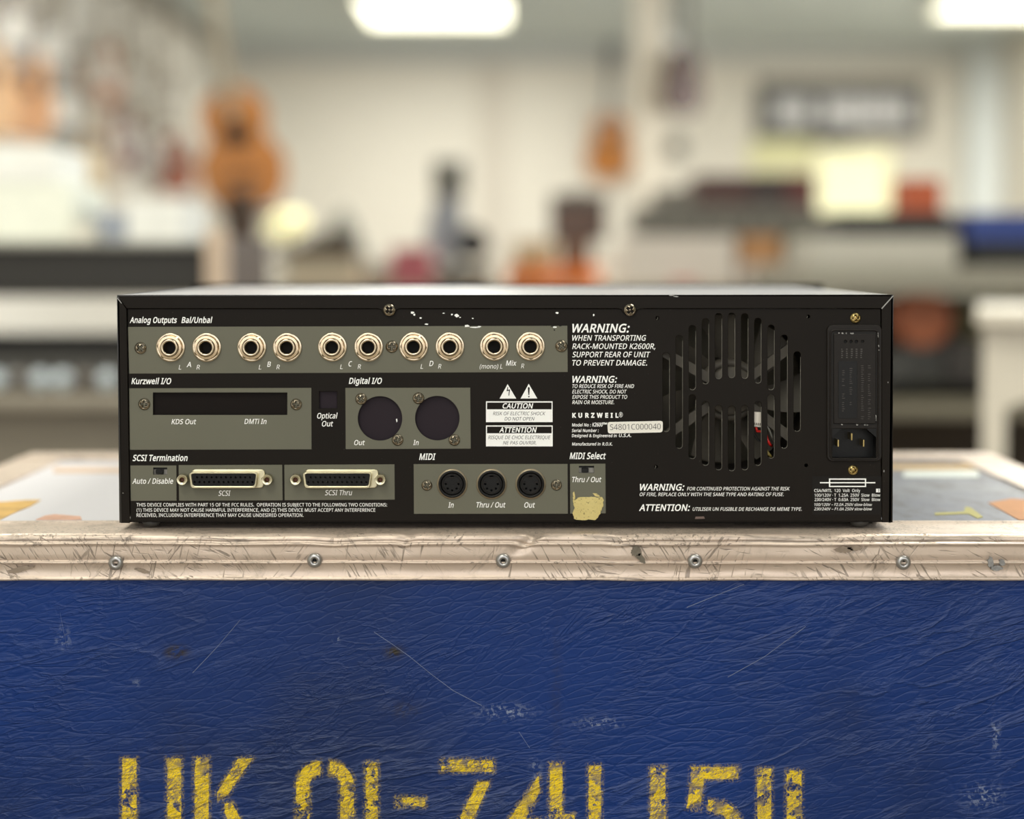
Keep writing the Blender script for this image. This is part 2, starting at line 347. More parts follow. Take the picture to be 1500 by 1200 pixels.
# ------------------------------------------------------------------ text
# glyph outlines: character code -> advance and closed loops x, y, x, y ... in thousandths
CAPH = 573
GL = {
38: (587, [[244, 581, 318, 567, 345, 549, 366, 524, 378, 494, 383, 458, 374, 411, 350, 372, 268, 308, 423, 159, 457, 216, 479, 286, 550, 286, 518, 191, 468, 114, 585, 0, 490, 0, 420, 67, 366, 28, 303, 2, 223, -8, 171, -4, 127, 10, 91, 32, 65, 63, 48, 102, 43, 149, 57, 220, 100, 273, 166, 318, 133, 358, 107, 403, 96, 456, 101, 493, 114, 524, 135, 548, 165, 567], [209, 273, 159, 239, 128, 201, 116, 152, 124, 112, 146, 81, 181, 61, 225, 55, 273, 59, 314, 71, 375, 111], [241, 524, 211, 519, 186, 506, 171, 485, 165, 457, 180, 404, 225, 350, 292, 401, 308, 428, 313, 458, 308, 484, 294, 505, 271, 519]]),
40: (241, [[32, 220, 45, 348, 83, 468, 150, 573, 217, 573, 167, 493, 132, 407, 111, 315, 103, 221, 116, 98, 154, -20, 216, -127, 150, -127, 83, -24, 45, 94]]),
41: (241, [[209, 220, 196, 94, 158, -24, 91, -127, 25, -127, 87, -20, 124, 98, 137, 221, 124, 346, 87, 465, 24, 573, 91, 573, 158, 468, 196, 348]]),
44: (215, [[154, 84, 136, 23, 111, -42, 85, -103, 33, -103, 49, -38, 63, 31, 73, 93, 148, 93]]),
45: (258, [[32, 184, 32, 246, 226, 246, 226, 184]]),
46: (215, [[58, 43, 61, 69, 72, 85, 107, 97, 142, 85, 153, 69, 157, 43, 153, 18, 142, 2, 107, -11, 72, 2, 61, 18]]),
47: (298, [[290, 573, 77, 0, 8, 0, 221, 573]]),
48: (459, [[419, 287, 409, 163, 376, 70, 349, 37, 316, 12, 276, -3, 229, -8, 170, 1, 122, 27, 86, 70, 60, 129, 44, 201, 39, 287, 44, 373, 58, 446, 83, 504, 119, 547, 167, 573, 229, 581, 287, 573, 335, 547, 372, 504, 399, 446, 414, 373], [110, 287, 121, 156, 137, 111, 159, 78, 190, 59, 229, 52, 268, 59, 298, 78, 320, 110, 336, 156, 348, 287, 336, 417, 320, 463, 298, 495, 268, 515, 229, 521, 190, 515, 159, 495, 137, 463, 121, 417]]),
49: (459, [[285, 0, 216, 0, 216, 400, 216, 439, 217, 470, 219, 499, 196, 477, 169, 455, 108, 405, 71, 452, 226, 573, 285, 573]]),
50: (459, [[417, 0, 38, 0, 38, 59, 188, 210, 261, 287, 306, 353, 322, 424, 315, 466, 294, 496, 261, 514, 221, 520, 147, 506, 83, 466, 45, 513, 94, 548, 153, 572, 221, 581, 270, 576, 313, 562, 347, 540, 372, 510, 388, 472, 394, 428, 389, 385, 375, 344, 324, 267, 247, 185, 128, 67, 128, 64, 417, 64]]),
51: (459, [[395, 439, 381, 372, 340, 326, 277, 302, 277, 298, 337, 283, 379, 255, 405, 214, 413, 163, 407, 116, 390, 74, 360, 40, 318, 14, 263, -3, 193, -8, 110, -1, 36, 23, 36, 89, 114, 61, 194, 51, 260, 59, 305, 81, 331, 117, 339, 164, 335, 197, 320, 223, 297, 242, 265, 255, 179, 265, 123, 265, 123, 326, 180, 326, 259, 339, 307, 377, 323, 434, 316, 471, 295, 498, 262, 516, 219, 521, 164, 515, 117, 498, 75, 473, 39, 521, 115, 563, 163, 576, 218, 581, 296, 571, 352, 540, 384, 495]]),
52: (459, [[443, 130, 359, 130, 359, 0, 291, 0, 291, 130, 17, 130, 17, 190, 286, 576, 359, 576, 359, 193, 443, 193], [291, 374, 291, 412, 293, 444, 294, 474, 295, 500, 292, 500, 276, 468, 257, 438, 86, 193, 291, 193]]),
53: (459, [[221, 351, 275, 346, 322, 331, 361, 307, 389, 274, 407, 232, 413, 183, 407, 128, 387, 81, 356, 43, 314, 15, 261, -2, 199, -8, 116, 0, 51, 23, 51, 90, 121, 62, 200, 52, 274, 65, 302, 82, 323, 106, 336, 137, 341, 176, 332, 225, 306, 262, 262, 284, 197, 292, 146, 288, 99, 280, 64, 302, 86, 573, 373, 573, 373, 508, 146, 508, 132, 342, 169, 348]]),
54: (459, [[44, 245, 51, 342, 75, 433, 121, 510, 155, 539, 196, 562, 246, 576, 306, 581, 344, 579, 377, 573, 377, 513, 344, 520, 308, 523, 257, 518, 216, 504, 183, 483, 158, 454, 127, 380, 115, 291, 119, 291, 150, 326, 194, 350, 255, 358, 302, 353, 342, 338, 375, 313, 400, 279, 416, 236, 421, 184, 415, 129, 399, 82, 372, 44, 336, 15, 291, -2, 239, -8, 163, 7, 101, 54, 77, 89, 59, 133], [238, 51, 284, 59, 320, 84, 343, 125, 351, 184, 344, 233, 324, 271, 289, 295, 241, 303, 175, 287, 131, 248, 115, 198, 123, 146, 146, 99, 185, 64]]),
55: (459, [[109, 0, 344, 508, 35, 508, 35, 573, 419, 573, 419, 518, 187, 0]]),
56: (459, [[229, 581, 318, 565, 352, 546, 378, 519, 395, 485, 400, 443, 385, 383, 346, 338, 291, 303, 355, 265, 401, 216, 414, 185, 419, 148, 413, 104, 395, 65, 367, 34, 330, 11, 284, -3, 231, -8, 174, -3, 126, 10, 89, 33, 61, 63, 45, 101, 39, 146, 43, 183, 56, 214, 99, 264, 158, 299, 107, 336, 71, 383, 58, 444, 63, 485, 80, 518, 107, 545, 141, 565], [108, 145, 116, 107, 138, 76, 176, 55, 229, 48, 281, 55, 319, 76, 342, 108, 350, 148, 335, 197, 293, 235, 229, 265, 217, 270, 157, 237, 121, 197], [228, 524, 188, 518, 155, 502, 134, 476, 127, 441, 141, 391, 179, 357, 232, 330, 282, 357, 317, 392, 330, 441, 323, 476, 302, 502, 270, 518]]),
57: (459, [[417, 328, 410, 231, 387, 139, 340, 63, 306, 33, 265, 11, 214, -3, 154, -8, 117, -6, 82, 0, 82, 60, 115, 53, 152, 50, 204, 54, 245, 68, 278, 90, 303, 118, 334, 192, 346, 281, 341, 281, 310, 247, 266, 223, 204, 214, 158, 219, 118, 235, 85, 260, 61, 294, 45, 336, 40, 387, 46, 443, 63, 491, 90, 529, 127, 557, 171, 575, 223, 581, 299, 565, 361, 518, 402, 439], [223, 521, 178, 513, 142, 488, 118, 447, 110, 388, 117, 339, 137, 301, 171, 277, 220, 269, 286, 285, 330, 325, 346, 374, 338, 426, 315, 474, 277, 508]]),
58: (215, [[58, 43, 61, 69, 72, 85, 107, 97, 142, 85, 153, 69, 157, 43, 153, 18, 142, 2, 107, -11, 72, 2, 61, 18], [58, 387, 61, 412, 72, 429, 107, 441, 142, 429, 153, 412, 157, 387, 153, 362, 142, 345, 107, 332, 72, 345, 61, 362]]),
65: (512, [[437, 0, 368, 177, 141, 177, 73, 0, 0, 0, 224, 575, 289, 575, 512, 0], [282, 415, 274, 438, 263, 473, 255, 500, 247, 468, 238, 438, 230, 415, 165, 241, 346, 241]]),
66: (521, [[241, 573, 336, 565, 404, 541, 445, 497, 459, 431, 446, 371, 409, 328, 350, 304, 350, 300, 415, 279, 461, 236, 474, 203, 478, 163, 472, 115, 454, 74, 425, 42, 385, 19, 337, 5, 279, 0, 78, 0, 78, 573], [256, 329, 318, 335, 357, 352, 377, 382, 384, 423, 376, 463, 351, 490, 308, 506, 245, 511, 150, 511, 150, 329], [150, 269, 150, 61, 265, 61, 330, 68, 371, 91, 394, 125, 401, 168, 388, 221, 370, 241, 344, 256, 260, 269]]),
67: (507, [[323, 517, 241, 502, 206, 482, 178, 456, 139, 383, 125, 286, 131, 220, 147, 164, 175, 117, 213, 83, 262, 62, 322, 55, 394, 62, 460, 78, 460, 15, 393, -2, 312, -8, 232, 1, 166, 28, 115, 72, 78, 131, 56, 203, 49, 287, 53, 349, 67, 406, 89, 456, 120, 499, 159, 534, 206, 559, 261, 575, 324, 581, 409, 572, 482, 547, 453, 486, 394, 508]]),
68: (585, [[536, 292, 528, 203, 501, 131, 457, 74, 399, 33, 325, 8, 237, 0, 78, 0, 78, 573, 254, 573, 335, 565, 404, 540, 460, 501, 502, 446, 528, 377], [460, 289, 454, 359, 435, 415, 404, 457, 361, 487, 308, 505, 244, 511, 150, 511, 150, 62, 228, 62, 329, 76, 402, 119, 446, 190]]),
69: (446, [[398, 0, 78, 0, 78, 573, 398, 573, 398, 509, 150, 509, 150, 330, 383, 330, 383, 268, 150, 268, 150, 63, 398, 63]]),
70: (416, [[150, 0, 78, 0, 78, 573, 398, 573, 398, 509, 150, 509, 150, 306, 383, 306, 383, 243, 150, 243]]),
71: (584, [[326, 302, 524, 302, 524, 22, 431, -1, 323, -8, 241, 1, 173, 28, 120, 71, 81, 130, 57, 202, 49, 286, 58, 370, 84, 442, 127, 500, 186, 544, 259, 571, 346, 581, 437, 572, 516, 547, 489, 484, 421, 508, 342, 517, 278, 510, 225, 489, 181, 455, 150, 409, 131, 353, 124, 286, 130, 222, 146, 166, 175, 119, 216, 84, 270, 62, 340, 55, 404, 59, 452, 68, 452, 238, 326, 238]]),
72: (594, [[516, 0, 443, 0, 443, 267, 150, 267, 150, 0, 78, 0, 78, 573, 150, 573, 150, 330, 443, 330, 443, 573, 516, 573]]),
73: (272, [[239, 0, 32, 0, 32, 42, 99, 57, 99, 515, 32, 531, 32, 573, 239, 573, 239, 531, 172, 515, 172, 57, 239, 42]]),
74: (219, [[-3, -152, -37, -150, -63, -142, -63, -81, -35, -87, -5, -89, 33, -81, 63, -53, 74, 3, 74, 573, 146, 573, 146, 9, 141, -42, 128, -82, 105, -113, 75, -135, 39, -148]]),
75: (496, [[496, 0, 411, 0, 209, 273, 150, 222, 150, 0, 78, 0, 78, 573, 150, 573, 150, 290, 199, 345, 249, 399, 403, 573, 488, 573, 261, 323]]),
76: (420, [[78, 0, 78, 573, 150, 573, 150, 64, 400, 64, 400, 0]]),
77: (727, [[330, 0, 142, 502, 139, 502, 142, 461, 144, 407, 144, 347, 144, 0, 78, 0, 78, 573, 184, 573, 361, 103, 364, 103, 544, 573, 650, 573, 650, 0, 578, 0, 578, 352, 579, 408, 581, 460, 584, 501, 581, 501, 390, 0]]),
78: (610, [[532, 0, 447, 0, 141, 476, 138, 476, 141, 432, 143, 378, 144, 320, 144, 0, 78, 0, 78, 573, 161, 573, 467, 99, 470, 99, 468, 137, 466, 193, 464, 249, 464, 573, 532, 573]]),
79: (626, [[577, 287, 573, 224, 561, 166, 540, 116, 510, 73, 473, 38, 428, 13, 375, -3, 314, -8, 251, -3, 196, 13, 151, 39, 114, 73, 85, 116, 65, 167, 49, 288, 56, 370, 78, 442, 114, 500, 166, 545, 232, 572, 314, 581, 393, 572, 459, 545, 510, 501, 547, 442, 570, 370], [125, 287, 130, 220, 145, 163, 171, 117, 207, 83, 255, 62, 314, 55, 373, 62, 420, 83, 456, 117, 481, 163, 496, 220, 501, 287, 490, 384, 456, 457, 398, 503, 314, 518, 255, 511, 207, 490, 171, 457, 145, 411, 130, 354]]),
80: (485, [[229, 573, 326, 562, 393, 528, 431, 475, 444, 404, 433, 336, 395, 278, 364, 255, 324, 238, 216, 223, 150, 223, 150, 0, 78, 0, 78, 573], [223, 511, 150, 511, 150, 285, 208, 285, 298, 296, 330, 311, 352, 334, 365, 363, 370, 401, 361, 449, 334, 484, 289, 504]]),
81: (626, [[577, 287, 573, 221, 559, 160, 535, 108, 503, 64, 461, 30, 411, 6, 548, -136, 444, -136, 334, -7, 324, -8, 314, -8, 251, -3, 196, 13, 151, 39, 114, 73, 85, 116, 65, 167, 49, 288, 56, 370, 78, 442, 114, 500, 166, 545, 232, 572, 314, 581, 393, 572, 459, 545, 510, 501, 547, 442, 570, 370], [125, 287, 130, 220, 145, 163, 171, 117, 207, 83, 255, 62, 314, 55, 373, 62, 420, 83, 456, 117, 481, 163, 496, 220, 501, 287, 490, 384, 456, 457, 398, 503, 314, 518, 255, 511, 207, 490, 171, 457, 145, 411, 130, 354]]),
82: (499, [[236, 573, 301, 568, 353, 555, 393, 532, 422, 500, 439, 460, 444, 410, 440, 368, 427, 334, 385, 285, 330, 257, 487, 0, 403, 0, 264, 237, 150, 237, 150, 0, 78, 0, 78, 573], [232, 510, 150, 510, 150, 298, 236, 298, 296, 304, 338, 325, 362, 359, 370, 407, 366, 440, 355, 467, 336, 486, 310, 500]]),
83: (440, [[403, 153, 396, 106, 378, 66, 348, 35, 307, 11, 257, -3, 198, -8, 137, -5, 83, 4, 41, 19, 41, 88, 113, 65, 201, 55, 273, 66, 316, 98, 330, 147, 318, 194, 277, 230, 196, 265, 131, 294, 85, 330, 57, 375, 48, 435, 54, 477, 71, 513, 99, 542, 136, 563, 180, 576, 231, 581, 318, 572, 389, 549, 366, 487, 302, 508, 229, 517, 169, 507, 133, 478, 121, 434, 133, 386, 172, 351, 246, 318, 332, 279, 385, 228, 398, 194]]),
84: (446, [[259, 0, 187, 0, 187, 509, 8, 509, 8, 573, 437, 573, 437, 509, 259, 509]]),
85: (586, [[513, 202, 507, 146, 489, 95, 459, 52, 416, 20, 360, -1, 290, -8, 196, 7, 128, 50, 86, 118, 72, 204, 72, 573, 144, 573, 144, 201, 154, 139, 182, 93, 228, 64, 294, 55, 342, 59, 379, 73, 407, 96, 427, 126, 442, 202, 442, 573, 513, 573]]),
86: (481, [[481, 573, 277, 0, 204, 0, 0, 573, 75, 573, 204, 205, 220, 160, 231, 119, 241, 80, 250, 119, 262, 161, 277, 207, 405, 573]]),
87: (746, [[735, 573, 583, 0, 510, 0, 399, 375, 389, 410, 380, 443, 373, 471, 370, 488, 367, 471, 361, 443, 352, 409, 342, 373, 234, 0, 161, 0, 10, 573, 85, 573, 174, 223, 183, 186, 190, 151, 196, 118, 201, 87, 206, 119, 213, 154, 222, 191, 232, 227, 333, 573, 407, 573, 512, 225, 523, 187, 532, 151, 538, 117, 544, 87, 550, 129, 560, 175, 572, 224, 660, 573]]),
88: (470, [[467, 0, 385, 0, 233, 249, 79, 0, 3, 0, 193, 298, 15, 573, 95, 573, 236, 348, 377, 573, 453, 573, 276, 300]]),
89: (454, [[227, 291, 376, 573, 454, 573, 263, 222, 263, 0, 191, 0, 191, 219, 0, 573, 79, 573]]),
90: (459, [[427, 0, 30, 0, 30, 55, 332, 508, 40, 508, 40, 573, 419, 573, 419, 518, 118, 64, 427, 64]]),
97: (450, [[231, 437, 299, 428, 347, 403, 376, 358, 385, 293, 385, 0, 334, 0, 320, 61, 317, 61, 279, 22, 234, -1, 172, -8, 103, 6, 75, 23, 55, 48, 41, 80, 37, 119, 50, 176, 87, 219, 152, 245, 243, 257, 316, 259, 316, 285, 310, 330, 293, 359, 265, 375, 227, 380, 163, 370, 106, 347, 84, 400, 151, 426], [252, 208, 184, 200, 141, 182, 118, 155, 110, 119, 115, 87, 132, 66, 157, 53, 188, 49, 238, 56, 279, 79, 306, 117, 315, 172, 315, 210]]),
98: (493, [[139, 461, 138, 410, 135, 373, 139, 373, 189, 419, 226, 432, 272, 437, 344, 423, 401, 381, 437, 312, 449, 215, 444, 147, 427, 91, 400, 48, 365, 17, 322, -2, 272, -8, 226, -3, 189, 10, 139, 55, 133, 55, 119, 0, 68, 0, 68, 609, 139, 609], [260, 379, 219, 374, 188, 361, 165, 339, 150, 308, 139, 217, 139, 214, 145, 144, 165, 93, 202, 61, 261, 51, 312, 61, 348, 93, 369, 145, 376, 216, 369, 287, 348, 338, 311, 368]]),
99: (385, [[241, -8, 187, -2, 139, 15, 99, 45, 69, 87, 50, 143, 44, 213, 51, 284, 71, 342, 102, 385, 142, 415, 191, 432, 245, 438, 309, 431, 358, 415, 337, 356, 292, 370, 244, 376, 204, 371, 172, 358, 148, 335, 131, 303, 117, 213, 131, 126, 148, 94, 172, 71, 202, 58, 240, 53, 302, 60, 351, 78, 351, 15, 304, -2]]),
100: (493, [[221, -8, 148, 6, 92, 48, 56, 117, 44, 214, 56, 311, 93, 381, 149, 424, 221, 438, 280, 429, 323, 407, 354, 374, 359, 374, 356, 405, 354, 438, 354, 609, 425, 609, 425, 0, 368, 0, 358, 58, 354, 58, 323, 24, 279, 1], [232, 51, 290, 60, 328, 88, 348, 135, 355, 200, 355, 213, 349, 284, 329, 336, 291, 369, 231, 379, 181, 368, 146, 334, 124, 281, 117, 213, 124, 144, 146, 93, 181, 61]]),
101: (452, [[234, 438, 286, 432, 329, 414, 364, 385, 390, 346, 406, 299, 411, 244, 411, 201, 117, 201, 127, 137, 154, 90, 197, 62, 254, 52, 327, 60, 392, 82, 392, 20, 327, -1, 251, -8, 194, -2, 143, 17, 101, 48, 70, 91, 51, 146, 44, 212, 50, 277, 68, 333, 96, 378, 134, 411, 181, 431], [233, 380, 188, 372, 154, 348, 130, 309, 119, 257, 338, 257, 326, 322, 292, 364, 266, 376]]),
102: (276, [[266, 375, 158, 375, 158, 0, 87, 0, 87, 375, 12, 375, 12, 408, 87, 432, 87, 457, 92, 507, 104, 547, 124, 577, 152, 597, 186, 609, 227, 613, 274, 609, 310, 599, 292, 544, 262, 552, 228, 556, 197, 550, 175, 532, 162, 502, 158, 458, 158, 430, 266, 430]]),
103: (493, [[221, 438, 297, 422, 329, 402, 355, 373, 359, 373, 369, 430, 425, 430, 425, -7, 420, -63, 404, -109, 378, -146, 341, -172, 293, -187, 233, -192, 147, -186, 78, -165, 78, -100, 149, -125, 237, -134, 286, -126, 324, -101, 347, -63, 355, -13, 355, 4, 356, 32, 358, 57, 354, 57, 329, 28, 299, 8, 221, -8, 147, 7, 91, 51, 56, 121, 44, 214, 56, 306, 91, 377, 147, 423], [230, 379, 197, 374, 169, 359, 147, 336, 130, 303, 117, 213, 124, 143, 146, 92, 182, 60, 232, 50, 288, 58, 326, 85, 349, 131, 356, 197, 356, 214, 343, 309, 326, 340, 302, 362, 270, 374]]),
104: (496, [[139, 431, 138, 399, 135, 370, 140, 370, 174, 407, 221, 429, 273, 437, 321, 433, 360, 421, 391, 400, 413, 370, 426, 330, 431, 280, 431, 0, 361, 0, 361, 275, 355, 321, 338, 353, 308, 372, 265, 379, 222, 374, 189, 360, 166, 338, 150, 308, 139, 222, 139, 0, 68, 0, 68, 609, 139, 609]]),
105: (207, [[139, 430, 139, 0, 68, 0, 68, 430], [104, 591, 133, 580, 145, 546, 133, 512, 104, 501, 75, 512, 63, 546, 75, 580]]),
106: (207, [[18, -192, -18, -190, -44, -183, -44, -126, -19, -132, 9, -134, 51, -120, 64, -100, 68, -67, 68, 430, 139, 430, 139, -64, 126, -133, 110, -159, 87, -177, 56, -189], [63, 546, 75, 580, 104, 591, 133, 580, 145, 546, 133, 512, 104, 501, 75, 512]]),
107: (428, [[138, 291, 137, 257, 135, 221, 138, 221, 152, 240, 172, 264, 189, 285, 326, 430, 409, 430, 235, 246, 421, 0, 336, 0, 187, 200, 138, 158, 138, 0, 68, 0, 68, 609, 138, 609]]),
108: (207, [[139, 0, 68, 0, 68, 609, 139, 609]]),
109: (750, [[540, 438, 603, 429, 649, 401, 676, 352, 685, 280, 685, 0, 615, 0, 615, 277, 610, 321, 594, 353, 567, 372, 528, 379, 474, 369, 438, 342, 418, 298, 411, 237, 411, 0, 342, 0, 342, 277, 332, 333, 303, 367, 253, 379, 215, 374, 185, 360, 164, 338, 150, 308, 139, 223, 139, 0, 68, 0, 68, 430, 125, 430, 136, 371, 140, 371, 173, 409, 217, 431, 266, 438, 312, 433, 349, 420, 378, 398, 398, 366, 402, 366, 427, 398, 461, 420, 499, 433]]),
110: (496, [[275, 438, 343, 429, 391, 401, 421, 352, 431, 280, 431, 0, 361, 0, 361, 275, 355, 321, 338, 353, 308, 372, 265, 379, 204, 368, 166, 338, 146, 289, 139, 223, 139, 0, 68, 0, 68, 430, 125, 430, 136, 371, 140, 371, 175, 409, 222, 431]]),
111: (485, [[442, 216, 428, 121, 388, 51, 324, 7, 241, -8, 163, 7, 100, 51, 59, 121, 44, 216, 50, 282, 68, 336, 97, 380, 137, 412, 186, 431, 244, 438, 299, 431, 347, 412, 387, 380, 417, 336, 436, 282], [117, 216, 130, 128, 147, 95, 172, 71, 203, 56, 243, 51, 282, 56, 314, 71, 339, 95, 356, 128, 369, 216, 355, 303, 338, 335, 314, 359, 282, 374, 242, 379, 185, 368, 147, 335, 124, 284]]),
112: (493, [[273, 438, 344, 424, 401, 383, 437, 313, 449, 216, 444, 148, 427, 93, 401, 49, 365, 17, 322, -2, 272, -8, 213, 1, 170, 24, 139, 55, 134, 55, 137, 20, 139, -16, 139, -192, 68, -192, 68, 430, 126, 430, 136, 371, 139, 371, 170, 405, 213, 429], [260, 379, 221, 374, 190, 362, 167, 342, 152, 313, 139, 229, 139, 216, 150, 126, 165, 93, 188, 70, 220, 55, 261, 51, 297, 56, 326, 72, 348, 98, 364, 131, 376, 217, 369, 283, 348, 334, 311, 367]]),
113: (493, [[354, -9, 355, 25, 358, 58, 354, 58, 303, 11, 266, -3, 219, -8, 148, 6, 93, 48, 56, 117, 44, 214, 50, 282, 67, 338, 93, 381, 129, 413, 172, 432, 221, 438, 267, 433, 304, 419, 355, 371, 358, 371, 369, 430, 425, 430, 425, -192, 354, -192], [233, 51, 272, 55, 304, 67, 327, 87, 342, 116, 355, 199, 355, 213, 348, 285, 328, 337, 290, 369, 231, 379, 181, 368, 145, 334, 124, 281, 117, 213, 124, 145, 146, 93, 182, 61]]),
114: (331, [[269, 438, 295, 437, 319, 433, 310, 368, 287, 372, 264, 374, 217, 363, 176, 334, 149, 289, 139, 229, 139, 0, 68, 0, 68, 430, 126, 430, 134, 351, 137, 351, 170, 395, 214, 426]]),
115: (384, [[348, 119, 343, 80, 327, 49, 302, 24, 268, 6, 176, -8, 99, -1, 42, 19, 42, 83, 104, 60, 178, 49, 224, 53, 256, 66, 274, 86, 280, 112, 271, 141, 239, 167, 174, 196, 103, 228, 57, 266, 45, 292, 41, 324, 52, 372, 85, 408, 137, 430, 202, 438, 275, 430, 339, 409, 315, 353, 258, 372, 197, 380, 131, 366, 114, 350, 108, 328, 119, 298, 154, 274, 219, 246, 289, 215, 333, 176]]),
116: (290, [[212, 50, 245, 53, 272, 59, 272, 5, 240, -4, 200, -8, 138, 4, 112, 20, 91, 44, 78, 79, 74, 125, 74, 375, 13, 375, 13, 409, 75, 437, 103, 528, 144, 528, 144, 430, 269, 430, 269, 375, 144, 375, 144, 127, 149, 93, 163, 69, 185, 54]]),
117: (496, [[427, 430, 427, 0, 370, 0, 359, 57, 356, 57, 321, 20, 273, -1, 220, -8, 173, -4, 134, 8, 103, 29, 81, 59, 68, 99, 63, 148, 63, 430, 135, 430, 135, 153, 141, 108, 158, 76, 188, 57, 230, 51, 273, 55, 306, 69, 330, 91, 345, 121, 357, 206, 357, 430]]),
118: (407, [[163, 0, 0, 430, 75, 430, 167, 176, 180, 137, 193, 96, 201, 63, 204, 63, 214, 96, 227, 138, 241, 176, 332, 430, 407, 430, 244, 0]]),
119: (630, [[346, 243, 336, 276, 328, 308, 321, 335, 316, 357, 313, 357, 308, 335, 302, 307, 294, 275, 284, 242, 207, 1, 127, 1, 9, 431, 82, 431, 141, 201, 153, 154, 163, 109, 169, 73, 172, 73, 178, 97, 185, 128, 193, 160, 201, 188, 277, 431, 354, 431, 428, 188, 440, 149, 451, 109, 457, 74, 460, 74, 466, 108, 477, 153, 489, 201, 549, 431, 621, 431, 502, 1, 419, 1]]),
120: (424, [[170, 220, 22, 430, 102, 430, 213, 268, 322, 430, 402, 430, 253, 220, 410, 0, 330, 0, 213, 172, 94, 0, 14, 0]]),
121: (409, [[1, 430, 76, 430, 169, 185, 184, 144, 196, 105, 205, 68, 209, 68, 224, 121, 245, 186, 333, 430, 409, 430, 224, -59, 188, -130, 138, -176, 106, -188, 67, -192, 34, -190, 9, -186, 9, -130, 30, -133, 56, -135, 99, -126, 130, -99, 152, -59, 174, -2]]),
122: (377, [[346, 0, 31, 0, 31, 47, 262, 375, 45, 375, 45, 430, 340, 430, 340, 377, 112, 55, 346, 55]]),
174: (667, [[224, 111, 224, 461, 326, 461, 383, 455, 423, 435, 445, 403, 453, 358, 448, 324, 434, 298, 391, 266, 484, 111, 415, 111, 334, 249, 285, 249, 285, 111], [325, 299, 353, 303, 374, 315, 387, 333, 391, 356, 387, 380, 375, 397, 324, 410, 285, 410, 285, 299], [334, -8, 272, -3, 216, 14, 165, 40, 122, 75, 87, 118, 61, 168, 45, 225, 39, 286, 45, 348, 61, 404, 87, 454, 122, 498, 165, 533, 216, 559, 272, 575, 334, 581, 393, 575, 448, 559, 498, 533, 542, 498, 578, 454, 605, 404, 622, 348, 628, 286, 622, 225, 606, 168, 580, 118, 545, 75, 502, 40, 451, 14, 395, -3], [334, 34, 383, 39, 430, 53, 472, 75, 509, 105, 540, 142, 563, 185, 577, 233, 582, 286, 578, 337, 564, 384, 542, 427, 512, 464, 476, 495, 433, 518, 386, 533, 334, 538, 281, 533, 233, 520, 191, 497, 154, 467, 125, 430, 103, 387, 89, 339, 84, 286, 89, 236, 103, 188, 125, 146, 154, 108, 191, 77, 233, 54, 281, 39]]),
183: (215, [[58, 283, 61, 308, 72, 325, 107, 337, 142, 325, 153, 308, 157, 283, 153, 258, 142, 241, 107, 229, 72, 241, 61, 258]]),
8211: (401, [[32, 184, 32, 246, 369, 246, 369, 184]]),
8482: (620, [[261, 290, 261, 573, 336, 573, 411, 355, 489, 573, 562, 573, 562, 290, 511, 290, 511, 454, 512, 479, 513, 508, 510, 508, 429, 290, 387, 290, 310, 508, 306, 508, 308, 479, 309, 458, 309, 290], [95, 290, 95, 529, 14, 529, 14, 573, 227, 573, 227, 529, 145, 529, 145, 290]]),
32: (209, [])}
from mathutils.geometry import delaunay_2d_cdt
CAP = CAPH / 1000
_GC = {}
def glyph(ch, bold):
    if (ch, bold) in _GC: return _GC[ch, bold]
    loops = [[Vector((L[i] / 1000, L[i + 1] / 1000)) for i in range(0, len(L), 2)] for L in GL[ord(ch)][1]]
    def area2(L): return sum(L[i].x * L[(i + 1) % len(L)].y - L[(i + 1) % len(L)].x * L[i].y for i in range(len(L)))
    if loops:
        sg = 1 if area2(max(loops, key=lambda L: abs(area2(L)))) > 0 else -1
        if bold: loops = [offset_loop(L, bold * sg) for L in loops]
    vs = [p for L in loops for p in L]; es = []; o = 0
    for L in loops: es += [(o + i, o + (i + 1) % len(L)) for i in range(len(L))]; o += len(L)
    if not vs: _GC[ch, bold] = ([], []); return _GC[ch, bold]
    v2, e2, f2 = delaunay_2d_cdt(vs, es, [], 0, 1e-5)[:3]; keep = []
    for f in f2:
        c = sum((v2[i] for i in f), Vector((0, 0))) / len(f); wn = 0
        for L in loops:
            for i in range(len(L)):
                a, b = L[i], L[(i + 1) % len(L)]
                if (a.y > c.y) != (b.y > c.y) and c.x < (b.x - a.x) * (c.y - a.y) / (b.y - a.y) + a.x: wn += 1 if b.y > a.y else -1
        if wn: keep.append(tuple(f))
    _GC[ch, bold] = (v2, keep); return _GC[ch, bold]
def offset_loop(L, d):
    o = []; n = len(L)
    for i in range(n):
        a, b, c = L[i - 1], L[i], L[(i + 1) % n]; u = (b - a).normalized(); w = (c - b).normalized()
        n1 = Vector((u.y, -u.x)); n2 = Vector((w.y, -w.x)); m = n1 + n2
        if m.length < .3: m = n1
        m.normalize(); o.append(b + m * d / max(m.dot(n1), .5))
    return o
def text_mesh(s, shear=0., bold=0., spacing=1.):
    vs = []; fs = []; x = 0
    for ch in s:
        v, f = glyph(ch, bold); o = len(vs)
        vs += [(x + p.x + shear * p.y, p.y, 0) for p in v]; fs += [tuple(i + o for i in t) for t in f]
        x += (GL[ord(ch)][0] / 1000 + bold * 1.2) + (spacing - 1)
    me = bpy.data.meshes.new('lettering'); me.from_pydata(vs, [], fs); return me
